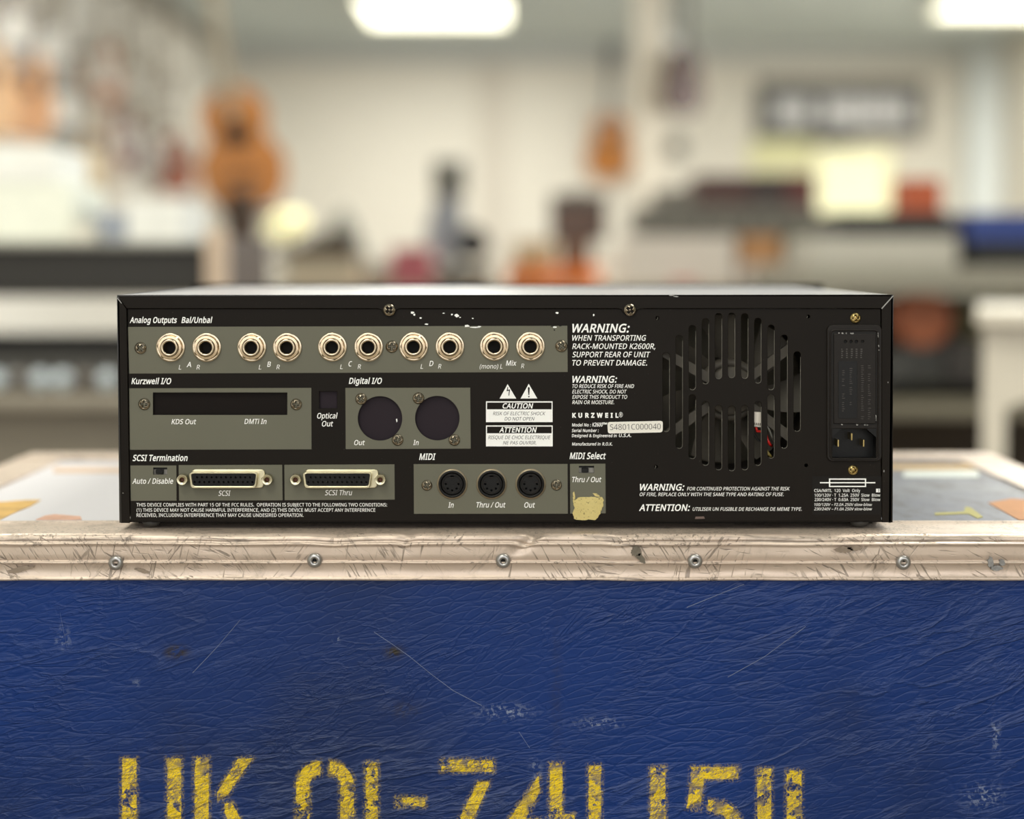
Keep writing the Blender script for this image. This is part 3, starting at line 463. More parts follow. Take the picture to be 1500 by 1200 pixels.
def text(s, x0, x1, base, cap, y, mat_, parent, shear=.22, bold=.012, rot=0, spacing=1., name='lettering', label=None):
    me = text_mesh(s, shear, bold, spacing=spacing)
    xs = [v.co.x for v in me.vertices]; a, b = min(xs), max(xs)
    pa, pb = face(x0, base), face(x1, base); sx = (pb[0] - pa[0]) / (b - a)
    sz = (face(x0, base - cap)[1] - pa[1]) / CAP; cr, sr = cos(rot), sin(rot)
    for v in me.vertices:
        u, w = (v.co.x - a) * sx, v.co.y * sz
        v.co = (pa[0] + u * cr - w * sr, y, pa[1] + (pb[1] - pa[1]) * u / (pb[0] - pa[0]) + u * sr + w * cr)
    me.materials.clear(); me.name = name
    return link(name, me, mat_, parent, label)
# ================================================================== SETTING
RX0, RX1, RY0, RY1 = -2.32, 3.85, -2.6, 12.1
Mw = mat('painted plaster wall', (222, 217, 205), .8, var=.03, vs_=1.2); Mc = mat('painted ceiling', (204, 214, 214), .8, var=.03, vs_=1)
struct('floor', MB().box(RX0 - .1, RX1 + .1, RY0, RY1 + .1, -.1, 0), mat('grey concrete floor', (128, 120, 108), .5, var=.15, vs_=2))
struct('ceiling', MB().box(RX0 - .1, RX1 + .1, RY0, RY1 + .1, CEIL, CEIL + .1), Mc)
struct('wall_back', MB().box(RX0 - .1, RX1 + .1, RY1, RY1 + .1, 0, CEIL), Mw)
struct('wall_front', MB().box(RX0 - .1, -1.7, RY0 - .1, RY0, 0, CEIL).box(2.0, RX1 + .1, RY0 - .1, RY0, 0, CEIL).box(-1.7, 2.0, RY0 - .1, RY0, 0, .7).box(-1.7, 2.0, RY0 - .1, RY0, 2.4, CEIL), Mw)  # unseen wall with an opening, added to shape reflections in the metal
struct('added_window_3', MB().box(-1.72, -1.66, RY0 - .08, RY0, .7, 2.4).box(.12, .18, RY0 - .08, RY0, .7, 2.4).box(1.96, 2.02, RY0 - .08, RY0, .7, 2.4).box(-1.7, 2.0, RY0 - .08, RY0, .68, .74).box(-1.7, 2.0, RY0 - .08, RY0, 2.36, 2.42), mat('dark added window frame', (52, 50, 48), .5))  # frame of the added, unseen window behind the camera
struct('wall_left', MB().box(RX0 - .1, RX0, RY0, RY1, 0, CEIL), mat('left wall paint', (206, 202, 192), .8, var=.04, vs_=1.5))
# right wall with a long window opening
WY0, WY1, WZ0, WZ1 = 2.4, 7.6, .8, 2.4
struct('wall_right', MB().box(RX1, RX1 + .1, RY0, WY0, 0, CEIL).box(RX1, RX1 + .1, WY1, RY1, 0, CEIL).box(RX1, RX1 + .1, WY0, WY1, 0, WZ0).box(RX1, RX1 + .1, WY0, WY1, WZ1, CEIL), Mw)
wf = MB()
for i in range(5): yy = WY0 + (WY1 - WY0) * i / 4; wf.box(RX1 - .02, RX1 + .06, yy - .03, yy + .03, WZ0, WZ1)
wf.box(RX1 - .02, RX1 + .06, WY0, WY1, WZ0 - .03, WZ0 + .03).box(RX1 - .02, RX1 + .06, WY0, WY1, WZ1 - .03, WZ1 + .03)
struct('window_1', wf, mat('white window frame', (225, 225, 220), .5))
# trims on the back wall
q0, q1 = B(705, 200, 13), B(742, 200, 13)
struct('trim_1', MB().box(q0.x, q1.x, RY1 - .05, RY1, 0, CEIL), mat('pilaster paint', (205, 198, 186), .8, var=.03))
struct('trim_2', MB().box(RX0, RX1, RY1 - .12, RY1, CEIL - .16, CEIL), mat('soffit paint', (200, 202, 198), .8, var=.03))
q0, q1 = B(930, 200, 9), B(976, 200, 9)
struct('trim_3', MB().box(q0.x, q1.x, 8.1, 8.1 + .18, 0, CEIL, .01), mat('cream column paint', (214, 204, 186), .7, var=.04))
q0, q1 = B(1425, 200, 12.7), B(1482, 200, 12.7)
struct('trim_4', MB().box(q0.x, q1.x, RY1 - .25, RY1, 0, CEIL), mat('pale blue column paint', (222, 228, 228), .7, var=.04))
struct('baseboard_back', MB().box(RX0, RX1, RY1 - .015, RY1, 0, .12), mat('baseboard paint', (150, 144, 134), .6))
# lit rear window
q0, q1 = B(1198, 222, 12.95), B(1302, 312, 12.95)
w2 = MB().box(q0.x - .04, q1.x + .04, RY1 - .06, RY1 - .02, q0.z, q0.z + .04).box(q0.x - .04, q1.x + .04, RY1 - .06, RY1 - .02, q1.z - .04, q1.z).box(q0.x - .04, q0.x, RY1 - .06, RY1 - .02, q1.z, q0.z).box(q1.x, q1.x + .04, RY1 - .06, RY1 - .02, q1.z, q0.z)
w2 = struct('window_2', w2, mat('cream window trim', (236, 230, 196), .6))
MB().box(q0.x, q1.x, RY1 - .03, RY1 - .01, q1.z, q0.z).build('pane', mat('sunlit pale yellow pane', (246, 244, 206), .6, emit=.4), w2)
# ceiling lamps
lampm = mat('lamp diffuser', (255, 252, 226), .6, var=.01, emit=5.0); lampf = mat('lamp frame', (222, 222, 216), .5)
lab = ['rear left-of-centre ceiling light panel glowing warm white', 'rear right ceiling light panel glowing warm white at picture corner', 'ceiling light panel halfway down the room on the left, out of the picture', 'ceiling light panel halfway down the room on the right, out of the picture', 'ceiling light panel overhead left of the flight case', 'ceiling light panel overhead right of the flight case', 'ceiling light panel nearest the added front window']
for i, (lx, ly) in enumerate(LIGHTS):
    e = empty('ceiling_light', (lx, ly, CEIL), lab[i], 'ceiling light', 'ceiling light panels')
    MB().box(-.52, .52, -.62, -.58, -.06, 0).box(-.52, .52, .58, .62, -.06, 0).box(-.52, -.48, -.58, .58, -.06, 0).box(.48, .52, -.58, .58, -.06, 0).build('frame', lampf, e)
    MB().box(-.48, .48, -.58, .58, -.045, -.03).build('diffuser', lampm, e)
# ================================================================== FLIGHT CASE
YE = PZ(750, 783, CT).y            # front arris of the case
YB = PZ(750, 664, CT).y            # rear edge of the case
YX = PZ(750, 763, CT).y            # inner edge of the front extrusion
XL, XR = -.377, .374
case = empty('flight_case', ((XL + XR) / 2, (YE + YB) / 2, 0), 'big blue vinyl flight case with worn aluminium edging and yellow stencilled UK 01-741 1511', 'flight case')
CX, CY = case.location.x, case.location.y
def cpx(px, py, Y): p = P(px, py, Y); return p
def extr_profile():
    """cross-section (y, z, grime) from the inner top edge round the arris to the bottom lip; y relative to front face"""
    z = lambda py: P(750, py, YE).z - CT
    w = YX - YE
    pr = [(w, -.0026, 0), (w, -.0002, .1), (w - .0012, .0003, .1), (w - .004, .0003, .1), (w - .005, -.0002, .2)]
    pr += [(w * .62, -.0002, .05), (w * .58, -.0002, .1), (w * .35, -.0001, .05)]
    r = .0035
    for i in range(9):
        a = pi / 2 * i / 8; pr.append((r - r * sin(a) + .0008, -r + r * cos(a), .35 if i < 4 else .62))
    z1 = z(796.5)
    pr += [(.0010, z1 + .0014, .72), (.0006, z1 + .0006, .5), (-.0004, z1 + .0003, .0), (-.0007, z1 - .0003, 0), (-.0003, z1 - .0009, .05), (.0004, z1 - .0012, .5), (.0004, z(803), .1)]
    z2 = z(824)
    pr += [(.0004, z(812), .03), (.0004, z2 + .0016, .15), (.0009, z2 + .0011, .5), (.0009, z2 + .0006, .5), (-.0006, z2 + .0003, 0), (-.0008, z2 - .0003, 0), (-.0002, z2 - .0008, .1), (.0004, z2 - .0012, .3), (.0004, z(836), .05)]
    z3 = z(848)
    pr += [(.0004, z3 + .0012, .2), (.0000, z3 + .0008, .4), (-.0006, z3 + .0003, .1), (-.0006, z3 - .0004, .1), (.0, z3 - .0010, .5), (.003, z3 - .0011, .6)]
    return pr
def hsh(x, y=0.): return (sin(x * 127.1 + y * 311.7) * 43758.5453) % 1
def vn(x, y=0.):
    ix, iy = math.floor(x), math.floor(y); fx, fy = x - ix, y - iy; fx = fx * fx * (3 - 2 * fx); fy = fy * fy * (3 - 2 * fy)
    a = hsh(ix, iy) * (1 - fx) + hsh(ix + 1, iy) * fx; b = hsh(ix, iy + 1) * (1 - fx) + hsh(ix + 1, iy + 1) * fx; return (a * (1 - fy) + b * fy) * 2 - 1
def sweep(prof, x0, x1, n, dents=True):
    m = MB(); g = []; vs = []; k = len(prof)
    for i in range(n + 1):
        x = x0 + (x1 - x0) * i / n
        for j, (y, z, gr) in enumerate(prof):
            dy = vn(x * 60, j * .35) * .00022 + vn(x * 14, 3) * .0003; dz = (vn(x * 45, j * .3 + 9) * .00022 + vn(x * 9, 5) * .0003) * (1 if y < .01 else .3)
            if dents and z > -.016:
                # crushed nick near the middle, small ones elsewhere
                for (px, wd, dp) in ((772, .004, .0030), (594, .0035, .0012), (490, .010, .0011), (908, .006, .0010), (330, .02, .0006), (1180, .02, .0007)):
                    xc = P(px, 780, YE).x; sk = (z + .004) * (1.1 if px == 772 else .3)
                    e = math.exp(-((x - xc - sk) / wd) ** 2); f = max(0, 1 + z / .016) * max(0, 1 - y / .02)
                    dy += e * dp * f * .8; dz -= e * dp * f
            vs.append((x, YE + y + dy, CT + z + dz)); g.append(gr)
    fs = [(i * k + j, i * k + j + 1, (i + 1) * k + j + 1, (i + 1) * k + j) for i in range(n) for j in range(k - 1)]
    m.add(vs, fs, True); return m, g
def local(m, ox, oy, oz=0): m.v = [(v[0] - ox, v[1] - oy, v[2] - oz) for v in m.v]; return m
m, g = sweep(extr_profile(), XL, XR, 620)
fe = local(m, CX, CY).build('front_edge_extrusion', MA, case)
at = fe.data.attributes.new('grime', 'FLOAT', 'POINT'); at.data.foreach_set('value', g)
fe.visible_shadow = True
# other edgings
ZB = .10
eb = MB()
for j, (y0, y1, z0, z1) in enumerate(((YB - .040, YB, CT - .002, CT + .0006), (YB - .002, YB + .001, CT - .027, CT + .0006), (YB - .042, YB - .037, CT, CT + .0014))):
    eb.box(XL, XR, y0, y1, z0, z1, .0006)
local(eb, CX, CY).build('rear_edge_extrusion', MA, case)
for sgn, X in ((1, XL), (-1, XR)):
    e = MB().box(min(X, X + sgn * .035), max(X, X + sgn * .035), YX, YB - .042, CT - .002, CT + .0006, .0006).box(min(X, X + sgn * .0015), max(X, X + sgn * .0015), YE + .002, YB, CT - .027, CT - .0005)
    local(e, CX, CY).build('side_edge_extrusion', MA, case)
for y0, y1 in ((YE, YE + .002), (YB - .001, YB + .001)):
    local(MB().box(XL, XR, y0, y1, ZB, ZB + .028, .0006), CX, CY).build('bottom_edge_extrusion', MA, case)
for X in (XL, XR):
    for Y in (YE, YB):
        sx = 1 if X == XL else -1; sy = 1 if Y == YE else -1
        local(MB().box(min(X, X + sx * .028), max(X, X + sx * .028), Y, Y + sy * .002, ZB + .02, CT - .028).box(X, X + sx * .002, min(Y, Y + sy * .028), max(Y, Y + sy * .028), ZB + .02, CT - .028), CX, CY).build('corner_edge_extrusion', MA, case)
# carcass and top
local(MB().box(XL + .002, XR - .002, YE + .006, YB - .002, ZB + .001, CT - .004), CX, CY).build('carcass', mat('plywood carcass', (40, 52, 88), .6), case)
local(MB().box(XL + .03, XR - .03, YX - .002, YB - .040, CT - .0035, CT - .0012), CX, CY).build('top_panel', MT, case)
def on_top(name, pts, mat_, h=.0003, label=None):
    pp = [PZ(x, y, CT - .0012) for x, y in pts]
    local(MB().prism([(p.x, p.y) for p in pp], CT - .0012, CT - .0012 + h, 'z'), CX, CY).build(name, mat_, case, label)
mt1 = mat('yellow orange tape', (206, 164, 84), .6, var=.4, vs_=60); mt2 = mat('orange brown tape', (184, 124, 66), .6, var=.2, vs_=40)
on_top('tape_patch', [(-60, 742), (0, 736), (40, 733), (60, 733), (45, 742), (18, 753), (0, 762), (-40, 762)], mt1, label='mottled yellow orange tape patch')
on_top('tape_patch', [(52, 762), (66, 756), (80, 754), (118, 757), (120, 762)], mat('red sticker remnant', (208, 160, 134), .6, var=.3, vs_=100), label='torn pale red sticker remnant')
on_top('tape_patch', [(1447, 737), (1482, 731), (1620, 740), (1700, 762), (1492, 762)], mt2, label='flat orange brown tape patch')
on_top('tape_patch', [(1325, 691), (1432, 690), (1434, 699), (1322, 699)], mat('white tape', (214, 220, 214), .6), label='narrow white tape strip')
on_top('tape_patch', [(1369, 752), (1412, 750), (1414, 743), (1422, 744), (1440, 758), (1432, 760), (1418, 753), (1370, 755)], mat('yellow paint mark', (168, 160, 88), .6), label='thin yellow paint mark')
def on_edge_strip(x0, x1, y0, y1, rgb, nm):
    on_top('tape_strip', [(x0, y0), (x1, y0), (x1, y1), (x0, y1)], mat(nm, rgb, .6, var=.2, vs_=50))
on_edge_strip(78, 330, 685, 693, (206, 178, 154), 'pinkish tan tape'); on_edge_strip(1180, 1468, 681, 688, (190, 156, 98), 'ochre tape')
# front vinyl panel with stencilled lettering: product grid carrying signed distance, stain and chalk values
YP = YE + .0032
STR = []
def poly(*p): STR.append(list(p))
def bar(x0, x1, y0, y1, sl=0): poly((x0, y0), (x1, y0 + .0), (x1 - sl, y1), (x0 - sl, y1))
BOT = 1240
bar(178.5, 200, 1111, 1225, 0); bar(244.7, 265.7, 1111, 1225); poly((185, 1228), (205, 1240), (216, 1242), (216, 1222), (200, 1212)); poly((228, 1242), (245, 1240), (262, 1228), (250, 1212), (228, 1222))
bar(285, 306, 1110, BOT); poly((349, 1111), (370, 1111), (333, 1166), (318, 1174), (318, 1160)); poly((330, 1176), (340, 1176), (375, BOT), (352, BOT), (328, 1190))
def arcstroke(cx, cy, ro, ri, a0, a1, n=8, ex=1., ez=1.):
    o = [(cx + ro * cos(a0 + (a1 - a0) * i / n) * ex, cy - ro * sin(a0 + (a1 - a0) * i / n) * ez) for i in range(n + 1)]
    i_ = [(cx + ri * cos(a1 + (a0 - a1) * i / n) * ex, cy - ri * sin(a1 + (a0 - a1) * i / n) * ez) for i in range(n + 1)]
    poly(*(o + i_))
arcstroke(470, 1152, 37, 17, pi / 2 + .02, pi); bar(433.6, 453.5, 1152, 1200); arcstroke(482, 1152, 37, 17, 0, pi / 2 - .02); bar(498.5, 518.6, 1152, 1200)
arcstroke(470, 1200, 37, 17, -pi, -pi / 2 - .02); arcstroke(482, 1200, 37, 17, -pi / 2 + .02, 0)
bar(535.4, 553.6, 1117, BOT); bar(580, 623, 1168, 1182)
bar(646, 723, 1113, 1131); poly((700, 1145), (718.5, 1145), (676, BOT), (652, BOT))
poly((789.5, 1136), (791, 1160), (770, 1200), (764, 1213), (738, 1213), (745, 1200)); bar(805, 824, 1118.5, BOT + 2); bar(824, 842, 1193, 1210); bar(770, 798, 1199, 1213)
bar(862, 880.6, 1121, BOT + 2); bar(952.5, 975, 1123, BOT + 3)
bar(1012.6, 1081.7, 1123.5, 1141.5); poly((1012.6, 1140), (1032, 1140), (1025.5, 1187), (1005.6, 1184))
poly((1037, 1172), (1060, 1174), (1077, 1184), (1086, 1200), (1086, 1222), (1076, 1238), (1058, 1246), (1034, 1246), (1034, 1229), (1054, 1228), (1065, 1220), (1066, 1204), (1058, 1194), (1037, 1188))
bar(1109, 1130, 1126, BOT + 4); bar(1152, 1174.5, 1129, BOT + 4)
import numpy as np
S_ = [[(P(x, y, YP).x * 1000, P(x, y, YP).z * 1000) for x, y in L] for L in STR]
def sdf_all(X, Z):
    best = np.full(X.shape, 1e3)
    for L in S_:
        n = len(L); d = np.full(X.shape, 1e9); ins = np.zeros(X.shape, bool)
        for i in range(n):
            ax, az = L[i]; bx, bz = L[(i + 1) % n]; ex, ez = bx - ax, bz - az
            t = np.clip(((X - ax) * ex + (Z - az) * ez) / (ex * ex + ez * ez + 1e-9), 0, 1)
            d = np.minimum(d, (X - ax - t * ex) ** 2 + (Z - az - t * ez) ** 2)
            if abs(ez) > 1e-9:
                c = ((az > Z) != (bz > Z)) & (X < ex * (Z - az) / ez + ax); ins ^= c
        best = np.minimum(best, np.where(ins, -np.sqrt(d), np.sqrt(d)))
    return best
xa, xb = P(160, 1100, YP).x, P(1195, 1100, YP).x; za, zb = P(750, 1262, YP).z, P(750, 1090, YP).z
x_in0, x_in1 = XL + .002, XR - .002
xs = list(np.linspace(x_in0, xa, 40, endpoint=False)) + list(np.linspace(xa, xb, 560, endpoint=False)) + list(np.linspace(xb, x_in1, 60))
zs = list(np.linspace(ZB + .002, za, 40, endpoint=False)) + list(np.linspace(za, zb, 96, endpoint=False)) + list(np.linspace(zb, CT - .004, 70))
X, Z = np.meshgrid(np.array(xs), np.array(zs)); SD = np.minimum(sdf_all(X * 1000, Z * 1000), 20)
def blobs(lst):
    o = np.zeros(X.shape)
    for px, py, rx, rz, a in lst:
        p = P(px, py, YP); s = .00038
        o = np.maximum(o, a * np.exp(-(((X - p.x) / (rx * s)) ** 2 + ((Z - p.z) / (rz * s)) ** 2)))
    return o
ST = blobs([(258, 955, 16, 9, 1.3), (577, 955, 13, 8, 1.2), (590, 1040, 26, 14, .45), (255, 1105, 60, 20, .2), (815, 1010, 8, 90, .25)])
CH = blobs([(740, 1043, 34, 10, 1.), (875, 1060, 30, 7, 1.), (1440, 1165, 24, 16, .9), (785, 1125, 8, 14, .7), (1458, 1075, 5, 30, .9), (92, 935, 8, 14, .9), (493, 934, 5, 7, 1.), (200, 1000, 8, 5, .5)])
nx, nz = len(xs), len(zs)
m = MB(); m.v = [(float(X[j, i]), YP, float(Z[j, i])) for j in range(nz) for i in range(nx)]
m.f = [(j * nx + i, j * nx + i + 1, (j + 1) * nx + i + 1, (j + 1) * nx + i) for j in range(nz - 1) for i in range(nx - 1)]; m.sm = [False] * len(m.f)
fp = local(m, CX, CY).build('front_panel', MV, case, 'blue creased vinyl panel with cracked yellow stencil lettering')
for nm, arr in (('sdf', SD), ('stain', ST), ('chalk', CH)):
    at = fp.data.attributes.new(nm, 'FLOAT', 'POINT'); at.data.foreach_set('value', arr.ravel().astype(np.float32))
# rivets
def rivet_mesh():
    r = .0041
    m = MB().lathe([(r, 0), (r, .0003), (r * .93, .0009), (r * .78, .0014), (r * .58, .0017), (r * .38, .0015), (r * .31, .0010), (r * .30, -.0010)], n=40, cap0=False)
    return m
r0 = None
for (px, py) in ((170, 824.5), (461, 821), (737, 821.5), (1018, 822), (1323, 824), (-120, 824), (1600, 824)):
    p = P(px, py, YE)
    if r0 is None: r0 = rv = rivet_mesh().build('rivet', M_rivet, fe)
    else: rv = r0.copy(); COL.objects.link(rv); rv.parent = fe
    rv.location = (p.x - CX, YE - CY - .0003, p.z); rv.rotation_euler = (0, random.random() * 6, 0)
    h = MB().lathe([(.00135, -.0004), (.00125, -.0003)], n=16).build('rivet_core', M_hole, fe); h.location = rv.location
# marks on the edging
def blotch(name, cx, cy, rx, ry, mat_, par, th=.0003, seed=1, n=26, ang=0, label=None, Y=None):
    rnd = random.Random(seed); pts = []
    for i in range(n):
        a = 2 * pi * i / n; r = .72 + .38 * rnd.random(); x, y = rx * r * cos(a), ry * r * sin(a)
        pts.append((cx + x * cos(ang) - y * sin(ang), cy + x * sin(ang) + y * cos(ang)))
    Y = YE if Y is None else Y
    pp = [P(x, y, Y) for x, y in pts]
    return local(MB().prism([(p.x, p.z) for p in pp], Y - .0006 - th, Y + .0003), CX, CY).build(name, mat_, par, label)
mg = mat('grey smeared residue', (112, 104, 90), .6, var=.35, vs_=300, bump=.5, bs=700)
blotch('residue_mark', 932, 808, 8, 8, mg, case, seed=3, label='dark grey smear on edging'); blotch('residue_mark', 939, 818, 5, 9, mg, case, seed=4, ang=-.7)
mgl = mat('grey glue', (150, 148, 146), .4, var=.4, vs_=400, bump=.6, bs=900)
blotch('glue_blob', 1450, 823, 4.5, 8, mgl, case, seed=5, label='lump of dried grey glue', th=.001); blotch('glue_blob', 1459, 832, 9, 4, mgl, case, seed=6, th=.001); blotch('glue_blob', 1467, 824, 5, 5, mgl, case, seed=7, th=.001)
ms = mat('dull oxide patch', (150, 134, 118), .8, var=.3, vs_=300)
blotch('oxide_patch', 1236, 805, 15, 5, ms, case, seed=8, th=.00005); blotch('oxide_patch', 1252, 803, 12, 4, ms, case, seed=9, th=.00005)
blotch('oxide_patch', 208, 836, 11, 3, ms, case, seed=10, th=.00005, ang=.3); blotch('oxide_patch', 30, 834, 22, 4, ms, case, seed=12, th=.00005, ang=-.2)
msc = mat('pale scratch', (104, 116, 148), .6, var=.3, vs_=200)
for pth in ([(548, 926), (575, 944), (600, 962), (632, 988), (664, 1012), (706, 1034)], [(88, 898), (92, 918), (98, 948)], [(760, 1072), (772, 1090), (776, 1096)], [(352, 908), (318, 948), (282, 986)], [(1006, 890), (1050, 872), (1090, 856)], [(1180, 918), (1120, 962), (1066, 992)]):
    up = [(x, y - .35 - .3 * hsh(x, y)) for x, y in pth]; dn = [(x, y + .35 + .3 * hsh(y, x)) for x, y in reversed(pth)]
    pp = [P(x, y, YP) for x, y in up + dn]
    local(MB().prism([(p.x, p.z) for p in pp], YP - .0002, YP + .0004), CX, CY).build('scratch_mark', msc, case)
# casters
for X in (XL + .07, XR - .07):
    for Y in (YE + .06, YB - .06):
        c = MB().box(X - .04, X + .04, Y - .035, Y + .035, ZB - .004, ZB + .001).box(X - .022, X - .018, Y - .02, Y + .02, .04, ZB - .004).box(X + .018, X + .022, Y - .02, Y + .02, .04, ZB - .004)
        c = local(c, CX, CY).build('caster', mat('caster steel', (130, 130, 132), .4, .7), case)
        local(MB().lathe([(.03, -.015), (.04, -.012), (.04, .012), (.03, .015)], (X, Y, .04), 'x', 24), CX, CY).build('caster_wheel', M_rubber, c)
# ================================================================== RACK UNIT
unit = empty('rack_synthesizer', (0, 0, CT), 'black rack-mount synthesizer seen from behind, its worn connector panel towards us, on blue flight case', 'synthesizer')
x0 = face(172, 434)[0]; x1 = face(1308, 432)[0]; zt = face(740, 432)[1]; zb_ = face(740, 765.5)[1]; DEP = .33
lip = -.0012
# cover: folded top and sides, rear lips mitred at the corners
cov = MB().box(x0, x1, lip, DEP, zt - .0012, zt, .0004).box(x0, x0 + .0012, lip, DEP, zb_, zt - .0012).box(x1 - .0012, x1, lip, DEP, zb_, zt - .0012)
cover = cov.build('cover', MCV, unit)
tl = face(186, 452); tr = face(1290, 452); zb2 = zb_
def notch(cx, r=15, n=10): return [(cx + r + 6, 452), (cx + r, 454)] + [(cx + r * cos(pi * i / n), 456 + (r - 6) * .62 * sin(pi * i / n)) for i in range(1, n)] + [(cx - r, 454), (cx - r - 6, 452)]
toplip = [(172.5, 433), (1307.5, 431.5), (1290.5, 452)] + notch(922, 11) + notch(570, 11) + [(186.5, 452)]
plate('top_lip', [toplip], .0012, lip, MB_, cover, bev=.0003)
plate('side_lip', [[(172, 434), (186, 452.8), (191, 766), (178, 766)]], .0012, lip, MB_, cover, bev=.0003)
plate('side_lip', [[(1308, 432.6), (1290.8, 452.6), (1291.5, 765), (1307, 765)]], .0012, lip, MB_, cover, bev=.0003)
plate('worn_corner', [[(1290, 451.6), (1307, 432.8), (1308.4, 433.4), (1291.4, 452.6)]], .0004, lip - .0003, M_edge, cover)
plate('worn_corner', [[(173, 436), (179.5, 444), (178.6, 444.6), (172.4, 437)]], .0004, lip - .0003, M_edge, cover)
# holes in the rear panel
JX = [250, 303, 369, 421, 487, 540, 606, 659, 724, 777]; JY = [509, 509, 509, 509, 508.5, 508.5, 508, 508, 507.5, 507.5]
holes = [arcpts(x, y, 10, 28) for x, y in zip(JX, JY)]
h_rect = rrect(224, 575, 421, 608); h_opt = rrect(467.6, 573.5, 493.8, 598.3); h_r1 = arcpts(556.7, 613, 32.6, 64); h_r2 = arcpts(640.6, 612.6, 32.6, 64)
h_sw1 = rrect(224.4, 685, 245, 695.3); h_sw2 = rrect(848, 682.5, 870.3, 693)
def dshape(x0, x1, y0, y1, sl, r, n=4):
    c = [(x0, y0), (x1, y0), (x1 - sl, y1), (x0 + sl, y1)]; o = []
    for i in range(4):
        p = Vector(c[i]); a = (Vector(c[i - 1]) - p).normalized(); b = (Vector(c[(i + 1) % 4]) - p).normalized()
        s, e = p + a * r, p + b * r
        for k in range(n + 1): t = k / n; o.append(tuple(s * (1 - t) ** 2 + p * 2 * t * (1 - t) + e * t * t))
    return o
h_d1 = dshape(281, 379, 691, 712, 3, 4); h_d2 = dshape(447, 545, 691, 712, 3, 4)
h_m = [arcpts(x, 709, 20.2, 48) for x in (662.4, 720, 777.2)]
h_pw = rrect(1213, 478, 1288, 673, 3)
xsl = [975.9 + 19.19 * i for i in range(11)]
sl = [[(516.3, 633)], [(491, 657.4)], [(476.6, 571.6), (578, 672.6)], [(466.6, 563), (588, 682.4)], [(459, 555.5), (593.7, 689)], [(458.4, 554), (594.7, 690.5)], [(459, 555), (593.7, 689)], [(466, 562), (588, 682.4)], [(476, 571.6), (578, 672)], [(490.6, 657.4)], [(515, 632.5)]]
h_s = [rrect(x - 5.2, a, x + 5.2, b, 5.1, 5) for x, L in zip(xsl, sl) for a, b in L]
h_c = [arcpts(x, y, 2.6, 14) for x, y in ((963, 466), (1184, 464), (961, 684), (1181, 682))]
rp = plate('rear_panel', [[(187, 452.5), (1290, 452.5), (1291, 763.5), (191, 763.5)]] + holes + [h_rect, h_opt, h_r1, h_r2, h_sw1, h_sw2, h_d1, h_d2, h_pw] + h_m + h_s + h_c, .0012, 0, MB_, unit, bev=.00022)
# olive printed fields
def fld(q, hs): return plate('printed_field', [q] + hs, .00012, -.00012, MO, rp)
def big(L, f=1.0):
    cx = sum(p[0] for p in L) / len(L); cy = sum(p[1] for p in L) / len(L); return [(cx + (p[0] - cx) * f, cy + (p[1] - cy) * f) for p in L]
fA = fld([(187.6, 479), (831, 477.3), (831.5, 545), (189.5, 547.3)], [big(h, 1.1) for h in holes])
fB = fld([(189.5, 569), (456, 568.3), (456.3, 658.3), (190.5, 659)], [big(h_rect, 1.0)])
fC = fld([(506, 568.3), (688.8, 568), (689.5, 657.2), (506.5, 658)], [h_r1, h_r2])
fD = fld([(191, 682), (258.3, 682), (258.6, 733.5), (191.8, 733.8)], [h_sw1])
fE = fld([(261.8, 681.5), (413.3, 681), (414, 733), (262.4, 733.5)], [h_d1])
fG = fld([(416.6, 681), (577.8, 680.3), (578.2, 732), (417, 732.8)], [h_d2])
fH = fld([(606, 680), (831.3, 679.8), (831.8, 752.6), (606.4, 752.8)], h_m)
fI = fld([(835, 679.6), (886.8, 679.4), (887.2, 752), (835.4, 752.4)], [h_sw2])
# blanking plates behind openings
def blank(x0, y0, x1, y1, y, mt): plate('blanking_plate', [rrect(x0, y0, x1, y1)], .0008, y, mt, unit)
blank(216, 568, 430, 614, .0022, M_blank); blank(462, 568, 500, 604, .0024, M_purple); blank(518, 574, 680, 652, .0028, M_purple)
# white flake on round opening
plate('paint_chip', [[(579.5, 615), (581.2, 614), (581.6, 618), (580.4, 619.5)]], .0001, .0026, M_white, unit)
# ---- jacks
def px_len(n): return n * .0003807
def jack(cx, cy, rot):
    p = face(cx, cy); c = (p[0], 0, p[1]); r = px_len(21.3)
    w = MB().lathe([(px_len(11), .0001), (r, .0001), (r, .0007), (r * .97, .0009), (r * .80, .0009), (r * .78, .0007), (px_len(11), .0007)], (0, 0, 0), n=48, cap0=False, cap1=False).build('jack_socket', MN, unit)
    w.location = (c[0], -.00012, c[2])
    hx = MB(); R = px_len(19.6); n = 72; prof = []
    vs = []; rings = [(1., .0008, 0), (1., .0021, 0), (.93, .0029, 1), (.70, .0030, 2)]
    for f_, h, k in rings:
        for i in range(n):
            a = 2 * pi * i / n; hexr = R * cos(pi / 6) / cos(((a + rot) % (pi / 3)) - pi / 6)
            rr = min(hexr, R * .97) if k == 0 else (min(hexr * .985, R * .875) if k == 1 else R * .70)
            vs.append((rr * cos(a), -h, rr * sin(a)))
    fs = [(j * n + i, j * n + (i + 1) % n, (j + 1) * n + (i + 1) % n, (j + 1) * n + i) for j in range(3) for i in range(n)]
    hx.add(vs, fs); h_ = hx.build('hex_nut', mat('bronzed nickel nut', (206, 184, 154), .22, 1.0, var=.2, vs_=260), w)
    b = MB().lathe([(px_len(13.2), .0026), (px_len(13.2), .0034), (px_len(12.2), .0040), (px_len(10.6), .0042), (px_len(9.0), .0038), (px_len(8.6), .0028), (px_len(8.4), -.012)], n=40, cap0=False, cap1=False).build('bushing', MN, w)
    MB().lathe([(px_len(9.5), -.006), (px_len(9.5), -.0145)], n=24).build('socket_bore', M_hole, w)
    return w
rots = [.15, .52, .1, .45, .30, .5, .05, .5, .52, .48]
for (jx, jy, rr) in zip(JX, JY, rots): jack(jx, jy, rr)
